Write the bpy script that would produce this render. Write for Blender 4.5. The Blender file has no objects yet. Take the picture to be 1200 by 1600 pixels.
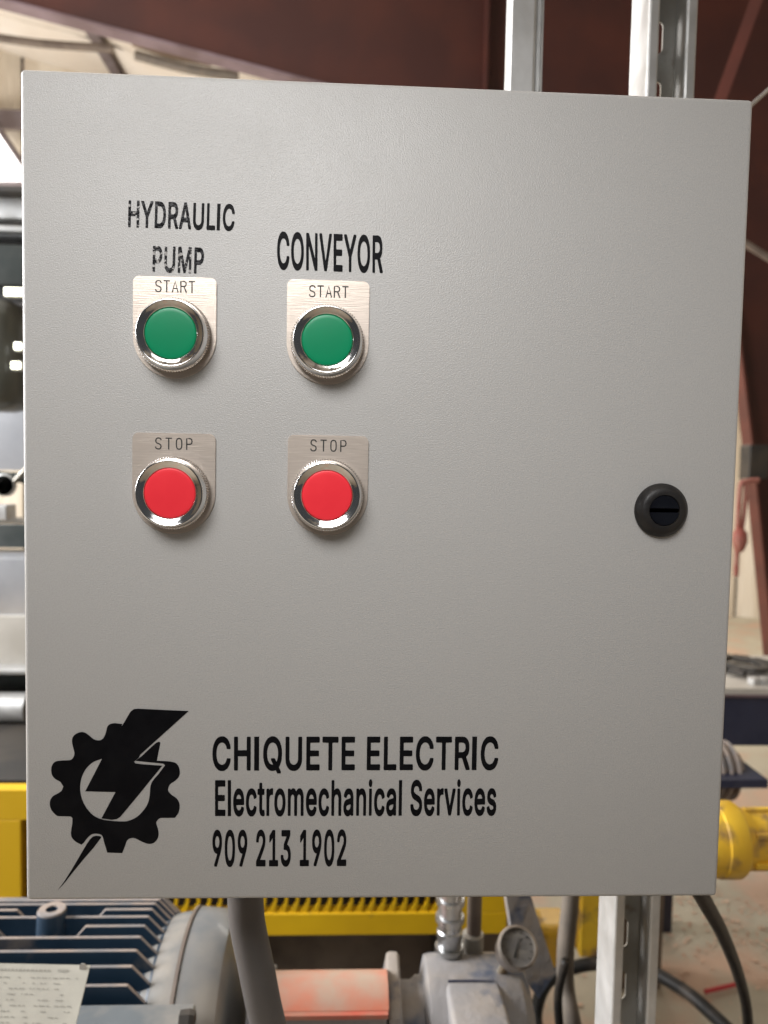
import bpy, bmesh, math, random, json
from mathutils import Vector, Matrix
from mathutils.geometry import tessellate_polygon

S = bpy.context.scene
COL = S.collection
PI = math.pi
R = math.radians
ZP = 1.15                      # height of the enclosure's lower edge above the floor
W, H = 0.406, 0.4642           # door size

# ------------------------------------------------------------------ camera
F = 1180.0                     # focal length in photo pixels (1200 x 1600)
CAM = Vector((0.18254, -0.42898, 0.25174 + ZP))
RX = Vector((0.998859, -0.043546, 0.019599)).normalized()
FW = Vector((0.044591, 0.997407, -0.056483)).normalized()
UP = RX.cross(FW).normalized()
RX = FW.cross(UP).normalized()
cd = bpy.data.cameras.new('camera')
cam = bpy.data.objects.new('camera', cd)
COL.objects.link(cam)
m = Matrix((RX, UP, -FW)).transposed().to_4x4()
m.translation = CAM
cam.matrix_world = m
cd.sensor_fit = 'VERTICAL'
cd.sensor_height = 36.0
cd.lens = F / 1600.0 * 36.0
cd.clip_start = 0.02
cd.clip_end = 60
cd.dof.use_dof = True
cd.dof.focus_distance = 0.428
cd.dof.aperture_fstop = 8.5
S.camera = cam

# ------------------------------------------------------------------ world and lamps
wd = bpy.data.worlds.new('World')
S.world = wd
wd.use_nodes = True
bg = wd.node_tree.nodes['Background']
bg.inputs[0].default_value = (0.94, 0.96, 1.0, 1)
bg.inputs[1].default_value = 0.06


def area(name, loc, target, sx, sy, power, col):
    l = bpy.data.lights.new(name, 'AREA')
    l.shape = 'RECTANGLE'
    l.size, l.size_y = sx, sy
    l.energy = power
    l.color = col
    o = bpy.data.objects.new(name, l)
    COL.objects.link(o)
    o.location = loc
    o.rotation_euler = (Vector(target) - Vector(loc)).to_track_quat('-Z', 'Y').to_euler()
    return o


# added unseen key over the door, open bay door left, added fills further in
hb = area('door_key_light', (-0.02, -0.74, ZP + 0.90), (0.20, 0, ZP + 0.29), 0.7, 0.45, 1.6, (1.0, 0.99, 0.985))  # unseen lamp added close by to grade the door from top to bottom
hb.data.spread = R(50)  # narrow spread dims the lower door
area('bay_door_light', (-3.6, 1.6, 2.6), (0.6, 1.2, 0.9), 3.0, 2.6, 250, (1.0, 0.97, 0.95))
area('back_wall_fill', (1.9, 4.9, 3.4), (1.9, 5.4, 0), 2.2, 1.6, 110, (1.0, 0.93, 0.82))  # added fill to brighten the back wall, no fixture there
area('roof_liner_fill', (-4.3, 4.6, 1.6), (-2.0, 6.6, 4.2), 1.6, 1.6, 120, (1.0, 0.96, 0.92))  # unseen fill aimed upward to brighten the roof liner
area('left_machine_fill', (-2.8, 0.35, 2.4), (-0.5, 1.6, 1.0), 1.0, 1.4, 150, (0.95, 0.97, 1.0))  # added fill for the faces of the left machine, clear of the door

S.view_settings.view_transform = 'Standard'
S.view_settings.look = 'None'
S.view_settings.exposure = 0.0
S.view_settings.gamma = 1.0
S.view_settings.use_curve_mapping = False
S.render.engine = 'CYCLES'


def P3(px, py, y):
    """World point seen at photo pixel px, py, at depth y behind the door face."""
    d = RX * ((px - 600) / F) + UP * (-(py - 800) / F) + FW
    return CAM + d * ((y - CAM.y) / d.y)


# ------------------------------------------------------------------ materials
def mat(name, col, rough=0.5, metal=0.0, col2=None, scale=8.0, spread=(0.4, 0.6), bump=0.0, bscale=200.0,
        stretch=(1, 1, 1), coat=0.0, spec=0.5, emit=None, estr=0.0, detail=5.0, col3=None, scale3=30.0, spread3=(0.6, 0.66), bdist=0.001, rvar=0.0):
    m = bpy.data.materials.new(name)
    m.use_nodes = True
    nt = m.node_tree
    b = nt.nodes['Principled BSDF']
    b.inputs['Roughness'].default_value = rough
    b.inputs['Metallic'].default_value = metal
    b.inputs['Coat Weight'].default_value = coat
    b.inputs['Coat Roughness'].default_value = 0.15
    b.inputs['Specular IOR Level'].default_value = spec
    b.inputs['Base Color'].default_value = (*col, 1)
    tc = nt.nodes.new('ShaderNodeTexCoord')
    mp = nt.nodes.new('ShaderNodeMapping')
    mp.inputs['Scale'].default_value = stretch
    nt.links.new(tc.outputs['Object'], mp.inputs[0])

    def noise(sc, det=detail):
        n = nt.nodes.new('ShaderNodeTexNoise')
        n.inputs['Scale'].default_value = sc
        n.inputs['Detail'].default_value = det
        nt.links.new(mp.outputs[0], n.inputs['Vector'])
        return n

    def ramp(n, a, c):
        r = nt.nodes.new('ShaderNodeMapRange')
        r.inputs['From Min'].default_value = a
        r.inputs['From Max'].default_value = c
        nt.links.new(n.outputs['Fac'], r.inputs[0])
        return r
    last = None
    if col2:
        r = ramp(noise(scale), *spread)
        mx = nt.nodes.new('ShaderNodeMix')
        mx.data_type = 'RGBA'
        mx.inputs[6].default_value = (*col, 1)
        mx.inputs[7].default_value = (*col2, 1)
        nt.links.new(r.outputs[0], mx.inputs[0])
        last = mx
        if rvar:
            r2 = ramp(noise(scale * 1.7), 0.3, 0.7)
            r2.inputs['To Min'].default_value = rough
            r2.inputs['To Max'].default_value = min(1, rough + rvar)
            nt.links.new(r2.outputs[0], b.inputs['Roughness'])
    if col3:
        r = ramp(noise(scale3, 8), *spread3)
        mx = nt.nodes.new('ShaderNodeMix')
        mx.data_type = 'RGBA'
        mx.inputs[6].default_value = (*col, 1)
        if last:
            nt.links.new(last.outputs[2], mx.inputs[6])
        mx.inputs[7].default_value = (*col3, 1)
        nt.links.new(r.outputs[0], mx.inputs[0])
        last = mx
    if last:
        nt.links.new(last.outputs[2], b.inputs['Base Color'])
    if bump:
        n = noise(bscale, 3)
        bp = nt.nodes.new('ShaderNodeBump')
        bp.inputs['Strength'].default_value = bump
        bp.inputs['Distance'].default_value = bdist
        nt.links.new(n.outputs['Fac'], bp.inputs['Height'])
        nt.links.new(bp.outputs[0], b.inputs['Normal'])
    if emit:
        b.inputs['Emission Color'].default_value = (*emit, 1)
        b.inputs['Emission Strength'].default_value = estr
    return m


M = {}
M['powder'] = mat('grey_powder_coat', (0.375, 0.369, 0.358), 0.36, 0.0, (0.347, 0.340, 0.328), 1100, (0.35, 0.65), 0.6, 1300, bdist=0.00045, spec=0.5, detail=2)
M['body'] = mat('grey_body_paint', (0.38, 0.375, 0.365), 0.4, 0, (0.35, 0.345, 0.335), 20, (0.4, 0.6), 0.3, 300)
M['vinyl'] = mat('black_vinyl', (0.004, 0.004, 0.005), 0.38, 0, (0.006, 0.006, 0.007), 80, (0.4, 0.6), 0.15, 150, spec=0.07)
M['wrinkled'] = mat('wrinkled_black_vinyl', (0.005, 0.005, 0.006), 0.25, 0, (0.01, 0.01, 0.012), 300, (0.45, 0.6), 0.8, 420, bdist=0.0008, spec=0.12)
M['worn'] = mat('worn_black_vinyl', (0.005, 0.005, 0.006), 0.22, 0, (0.012, 0.012, 0.014), 260, (0.4, 0.6), 0.9, 520, bdist=0.0011, spec=0.15,
                col3=(0.36, 0.35, 0.34), scale3=330, spread3=(0.555, 0.575))
M['ink'] = mat('engraved_black_ink', (0.02, 0.018, 0.016), 0.6)
M['plate'] = mat('brushed_legend_metal', (0.72, 0.63, 0.55), 0.36, 0.75, (0.62, 0.54, 0.47), 40, (0.3, 0.7), 0.25, 60, stretch=(1, 1, 40), bdist=0.0003)
M['chrome'] = mat('chrome', (0.80, 0.79, 0.78), 0.07, 1.0, (0.72, 0.71, 0.70), 90, (0.45, 0.6), 0.10, 160, bdist=0.0008, rvar=0.06)
M['knurl'] = mat('knurled_chrome', (0.70, 0.68, 0.67), 0.26, 1.0, (0.6, 0.58, 0.57), 60)
M['green'] = mat('green_button_plastic', (0.001, 0.215, 0.092), 0.32, 0, (0.003, 0.205, 0.088), 40, (0.4, 0.6), 0.05, 120, coat=0.05, spec=0.3)
M['red'] = mat('red_button_plastic', (0.78, 0.036, 0.050), 0.34, 0, (0.74, 0.030, 0.044), 40, (0.4, 0.6), 0.05, 120, coat=0.05, spec=0.3)
M['blackplastic'] = mat('black_latch_plastic', (0.010, 0.009, 0.009), 0.42, 0, (0.018, 0.016, 0.014), 60, (0.4, 0.7), 0.25, 300, rvar=0.15, spec=0.3)
M['slot'] = mat('latch_core_plastic', (0.004, 0.0045, 0.007), 0.25, 0, (0.006, 0.007, 0.010), 60, spec=0.3)
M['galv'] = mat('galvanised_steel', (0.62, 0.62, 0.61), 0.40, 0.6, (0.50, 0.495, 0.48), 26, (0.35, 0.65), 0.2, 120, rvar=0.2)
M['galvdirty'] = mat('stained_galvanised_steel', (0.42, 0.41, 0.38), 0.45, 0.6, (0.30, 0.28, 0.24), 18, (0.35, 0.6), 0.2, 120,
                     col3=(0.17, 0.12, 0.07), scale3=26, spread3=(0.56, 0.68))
M['conduit'] = mat('grey_conduit_jacket', (0.082, 0.076, 0.074), 0.5, 0, (0.11, 0.10, 0.098), 14, (0.35, 0.65), 0.25, 120)
M['motorblue'] = mat('dark_blue_motor_paint', (0.013, 0.032, 0.058), 0.42, 0, (0.020, 0.044, 0.075), 20, (0.35, 0.65), 0.3, 120,
                     col3=(0.20, 0.17, 0.15), scale3=16, spread3=(0.62, 0.78))
M['dustyblue'] = mat('dusty_blue_paint', (0.13, 0.15, 0.165), 0.45, 0, (0.34, 0.31, 0.27), 11, (0.44, 0.66), 0.3, 100, rvar=0.2)
M['dustyedge'] = mat('dusty_fin_edge', (0.22, 0.21, 0.21), 0.6, 0, (0.33, 0.27, 0.23), 30, (0.4, 0.6), 0.2, 100)
M['bell'] = mat('dusty_end_bell_paint', (0.36, 0.335, 0.30), 0.4, 0.0, (0.17, 0.19, 0.21), 7, (0.42, 0.62), 0.2, 100, coat=0.2)
M['nameplate'] = mat('cream_nameplate_metal', (0.50, 0.48, 0.41), 0.5, 0.1, (0.44, 0.42, 0.36), 30)
M['print'] = mat('faded_plate_print', (0.33, 0.315, 0.27), 0.6)
M['yellow'] = mat('yellow_machine_paint', (0.83, 0.52, 0.012), 0.42, 0, (0.74, 0.45, 0.012), 6, (0.4, 0.6), 0.15, 80, col3=(0.35, 0.22, 0.05), scale3=22, spread3=(0.66, 0.74))
M['yellowdirty'] = mat('dirty_yellow_paint', (0.85, 0.55, 0.04), 0.42, 0, (0.72, 0.42, 0.03), 9, (0.4, 0.6), 0.2, 80, col3=(0.22, 0.13, 0.07), scale3=24, spread3=(0.48, 0.66))
M['dark'] = mat('dark_machine_steel', (0.028, 0.026, 0.024), 0.55, 0, (0.05, 0.042, 0.034), 10)
M['darkgreen'] = mat('dark_grey_green_steel', (0.05, 0.058, 0.055), 0.4, 0.3, (0.08, 0.085, 0.08), 12)
M['drum'] = mat('olive_grey_cover', (0.10, 0.105, 0.09), 0.35, 0, (0.13, 0.13, 0.115), 8)
M['sheet'] = mat('bright_sheet_metal', (0.62, 0.63, 0.66), 0.3, 0.5, (0.52, 0.53, 0.56), 6)
M['creamsheet'] = mat('dusty_cream_sheet', (0.56, 0.53, 0.48), 0.5, 0.0, (0.46, 0.43, 0.38), 6)
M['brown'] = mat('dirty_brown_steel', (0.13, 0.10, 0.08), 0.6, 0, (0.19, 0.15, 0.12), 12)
M['salmon'] = mat('salmon_guard_paint', (0.62, 0.21, 0.13), 0.45, 0, (0.46, 0.36, 0.28), 11, (0.42, 0.60), 0.2, 90)
M['pump'] = mat('dusty_cast_pump', (0.26, 0.25, 0.25), 0.62, 0, (0.36, 0.31, 0.26), 9, (0.4, 0.6), 0.5, 70, col3=(0.09, 0.11, 0.16), scale3=15, spread3=(0.53, 0.62), bdist=0.003)
M['riser'] = mat('zinc_plated_pipe', (0.52, 0.53, 0.54), 0.24, 0.95, (0.34, 0.34, 0.33), 22, (0.4, 0.6), 0.15, 90, rvar=0.2)
M['lip'] = mat('red_guard_edge', (0.50, 0.11, 0.07), 0.5, 0, (0.42, 0.20, 0.14), 20)
M['brace'] = mat('worn_red_primer', (0.12, 0.032, 0.022), 0.6, 0, (0.09, 0.025, 0.018), 6)
M['sawdust'] = mat('pinkish_sawdust', (0.62, 0.44, 0.33), 0.9, 0, (0.55, 0.36, 0.26), 40)
M['navy'] = mat('navy_blue_paint', (0.016, 0.020, 0.045), 0.4, 0, (0.024, 0.028, 0.055), 14)
M['dial'] = mat('gauge_dial', (0.30, 0.285, 0.27), 0.4, 0, (0.36, 0.34, 0.31), 60)
M['gaugecase'] = mat('dusty_gauge_case', (0.40, 0.36, 0.32), 0.3, 0.7, (0.26, 0.22, 0.19), 30)
M['rubber'] = mat('black_cable_rubber', (0.012, 0.011, 0.010), 0.5, 0, (0.05, 0.04, 0.032), 30, (0.52, 0.75), 0.3, 200, spec=0.3)
M['strap'] = mat('grey_brown_hose', (0.14, 0.12, 0.10), 0.6, 0, (0.19, 0.16, 0.13), 18)
M['redoxide'] = mat('red_oxide_primer', (0.060, 0.012, 0.006), 0.6, 0, (0.040, 0.008, 0.005), 2.5, (0.4, 0.6), 0.1, 40)
M['redflange'] = mat('lit_primer_flange', (0.17, 0.12, 0.135), 0.5, 0, (0.11, 0.07, 0.075), 5)  # paler than the web: the lit rafter underside is put into the colour
M['insul'] = mat('cream_insulation_vinyl', (0.74, 0.69, 0.62), 0.4, 0, (0.68, 0.62, 0.54), 2.0, (0.4, 0.6), 0.5, 5, bdist=0.03)
M['wallinsul'] = mat('cream_wall_liner', (0.74, 0.68, 0.58), 0.5, 0, (0.62, 0.54, 0.43), 1.6, (0.42, 0.62), 0.6, 4, stretch=(3, 3, 0.5), bdist=0.04)
M['seam'] = mat('dark_seam_tape', (0.22, 0.15, 0.09), 0.6)
M['purlin'] = mat('grey_purlin', (0.20, 0.17, 0.18), 0.5, 0.2, (0.15, 0.12, 0.12), 6)
M['rope'] = mat('faded_red_strap', (0.36, 0.10, 0.08), 0.6, 0, (0.42, 0.20, 0.16), 12)
M['floor'] = mat('dusty_concrete', (0.47, 0.43, 0.34), 0.75, 0, (0.37, 0.34, 0.27), 3.5, (0.35, 0.62), 0.5, 60, col3=(0.50, 0.35, 0.26), scale3=3.5, spread3=(0.48, 0.62), bdist=0.003)
M['redpaint'] = mat('red_marker', (0.55, 0.04, 0.05), 0.5)
M['windowglow'] = mat('bright_wall_light_panel', (0.8, 0.8, 0.8), 0.5, emit=(1.0, 0.98, 0.96), estr=3.0)
M['glint'] = mat('glowing_glint', (0.8, 0.8, 0.7), 0.2, emit=(1.0, 1.0, 0.75), estr=6.0)  # emission painted as a glint on metal
# handling: faint smears change the sheen of the door paint
nt = M['powder'].node_tree
n1 = nt.nodes.new('ShaderNodeTexNoise')
n1.inputs['Scale'].default_value = 9
n1.inputs['Detail'].default_value = 6
n1.inputs['Distortion'].default_value = 1.2
n2 = nt.nodes.new('ShaderNodeMapRange')
n2.inputs['From Min'].default_value = 0.35
n2.inputs['From Max'].default_value = 0.68
n2.inputs['To Min'].default_value = 0.33
n2.inputs['To Max'].default_value = 0.43
tcn = [n for n in nt.nodes if n.type == 'TEX_COORD'][0]
nt.links.new(tcn.outputs['Object'], n1.inputs['Vector'])
nt.links.new(n1.outputs['Fac'], n2.inputs[0])
nt.links.new(n2.outputs[0], nt.nodes['Principled BSDF'].inputs['Roughness'])


# ------------------------------------------------------------------ geometry helpers
class MB:
    def __init__(s):
        s.b = bmesh.new()

    def box(s, c, size, rot=None, bevel=0.0):
        g = bmesh.ops.create_cube(s.b, size=1.0)
        vs = g['verts']
        for v in vs:
            v.co = Vector((v.co.x * size[0], v.co.y * size[1], v.co.z * size[2]))
        if bevel:
            es = list({e for v in vs for e in v.link_edges})
            r = bmesh.ops.bevel(s.b, geom=es, offset=bevel, segments=3, affect='EDGES', profile=0.5)
            vs = list({v for v in r['verts']} | {v for v in vs if v.is_valid})
        for v in vs:
            if rot is not None:
                v.co = rot @ v.co
            v.co += Vector(c)
        return s

    def poly(s, pts, ext):
        """Closed polygon of 3D points extruded by the vector ext."""
        a = [s.b.verts.new(Vector(p)) for p in pts]
        f = s.b.faces.new(a)
        r = bmesh.ops.extrude_face_region(s.b, geom=[f])
        for e in r['geom']:
            if isinstance(e, bmesh.types.BMVert):
                e.co += Vector(ext)
        return s

    def lathe(s, prof, c=(0, 0, 0), axis='Y', seg=48, a0=0, a1=2 * PI, mod=None):
        full = abs(a1 - a0 - 2 * PI) < 1e-6
        n = seg if full else seg + 1
        rings = []
        for r, h in prof:
            ring = []
            for i in range(n):
                a = a0 + (a1 - a0) * i / seg
                rr = r + (mod(i, r, h) if mod else 0)
                u, v = rr * math.cos(a), rr * math.sin(a)
                p = {'Y': (u, h, v), 'X': (h, u, v), 'Z': (u, v, h)}[axis]
                ring.append(s.b.verts.new(Vector(p) + Vector(c)))
            rings.append(ring)
        for A, B in zip(rings, rings[1:]):
            for i in range(seg):
                j = (i + 1) % n
                s.b.faces.new((A[i], A[j], B[j], B[i]))
        for rg, pr in ((rings[0], prof[0]), (rings[-1], prof[-1])):
            if pr[0] > 1e-5 and full:
                s.b.faces.new(rg)
        return s

    def tube(s, pts, r, seg=14, caps=True, smooth=6):
        pts = [Vector(p) for p in pts]
        if smooth and len(pts) > 2:
            q = []
            ext = [pts[0] * 2 - pts[1]] + pts + [pts[-1] * 2 - pts[-2]]
            for i in range(1, len(ext) - 2):
                p0, p1, p2, p3 = ext[i - 1:i + 3]
                for k in range(smooth):
                    t = k / smooth
                    q.append(0.5 * ((2 * p1) + (p2 - p0) * t + (2 * p0 - 5 * p1 + 4 * p2 - p3) * t * t + (3 * p1 - p0 - 3 * p2 + p3) * t ** 3))
            q.append(pts[-1])
            pts = q
        up = Vector((0.13, 0.31, 0.94)).normalized()
        rings = []
        for i, p in enumerate(pts):
            t = (pts[min(i + 1, len(pts) - 1)] - pts[max(i - 1, 0)]).normalized()
            u = t.cross(up)
            if u.length < 0.2:
                u = t.cross(Vector((1, 0, 0)))
            u.normalize()
            up = u.cross(t).normalized()
            rings.append([s.b.verts.new(p + (u * math.cos(2 * PI * k / seg) + up * math.sin(2 * PI * k / seg)) * r) for k in range(seg)])
        for A, B in zip(rings, rings[1:]):
            for k in range(seg):
                j = (k + 1) % seg
                s.b.faces.new((A[k], A[j], B[j], B[k]))
        if caps:
            s.b.faces.new(rings[0])
            s.b.faces.new(rings[-1])
        return s

    def build(s, name, m, parent=None, smooth=None, origin=(0, 0, 0), loc=None):
        """origin is subtracted from the vertices; children of a thing pass nothing and get the thing's own."""
        if parent is not None:
            origin = parent.get('_o', [0, 0, 0])
        o3 = Vector(origin)
        bmesh.ops.recalc_face_normals(s.b, faces=s.b.faces)
        if smooth is not None:
            for f in s.b.faces:
                f.smooth = True
            for e in s.b.edges:
                if len(e.link_faces) == 2 and e.calc_face_angle(0) > R(smooth):
                    e.smooth = False
        for v in s.b.verts:
            v.co -= o3
        me = bpy.data.meshes.new(name)
        s.b.to_mesh(me)
        s.b.free()
        me.materials.append(m)
        o = bpy.data.objects.new(name, me)
        COL.objects.link(o)
        if parent is not None:
            o.parent = parent
            o['_o'] = list(origin)
        else:
            o.location = o3
            o['_o'] = list(origin)
        return o


def empty(name, loc, label=None, cat=None, group=None, parent=None):
    o = bpy.data.objects.new(name, None)
    COL.objects.link(o)
    o.empty_display_size = 0.05
    o['_o'] = list(loc)
    if parent is not None:
        o.parent = parent
        o['_o'] = parent['_o']
    else:
        o.location = loc
    tag(o, label, cat, group)
    return o


def tag(o, label=None, cat=None, group=None, kind=None):
    if label:
        o['label'] = label
    if cat:
        o['category'] = cat
    if group:
        o['group'] = group
    if kind:
        o['kind'] = kind
    return o


def rnd(a, b):
    return random.uniform(a, b)


random.seed(7)

# ================================================================== the enclosure
enc = empty('electrical_enclosure', (W / 2, 0.1, ZP),
            'grey powder coated electrical control enclosure with four push buttons and black vinyl lettering', 'control box')
MB().box((W / 2, 0.0095, ZP + H / 2), (W, 0.019, H), bevel=0.0026).build('door', M['powder'], enc, smooth=40)
MB().box((W / 2, 0.022, ZP + H / 2), (W - 0.012, 0.006, H - 0.012)).build('door_gasket', M['rubber'], enc)
MB().box((W / 2, 0.1125, ZP + H / 2), (W - 0.005, 0.175, H - 0.005), bevel=0.0022).build('body', M['body'], enc, smooth=40)


def pp(px, py):
    """Point on the door face (x, z) at a photo pixel."""
    v = P3(px, py, 0.0)
    return v.x, v.z


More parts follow.
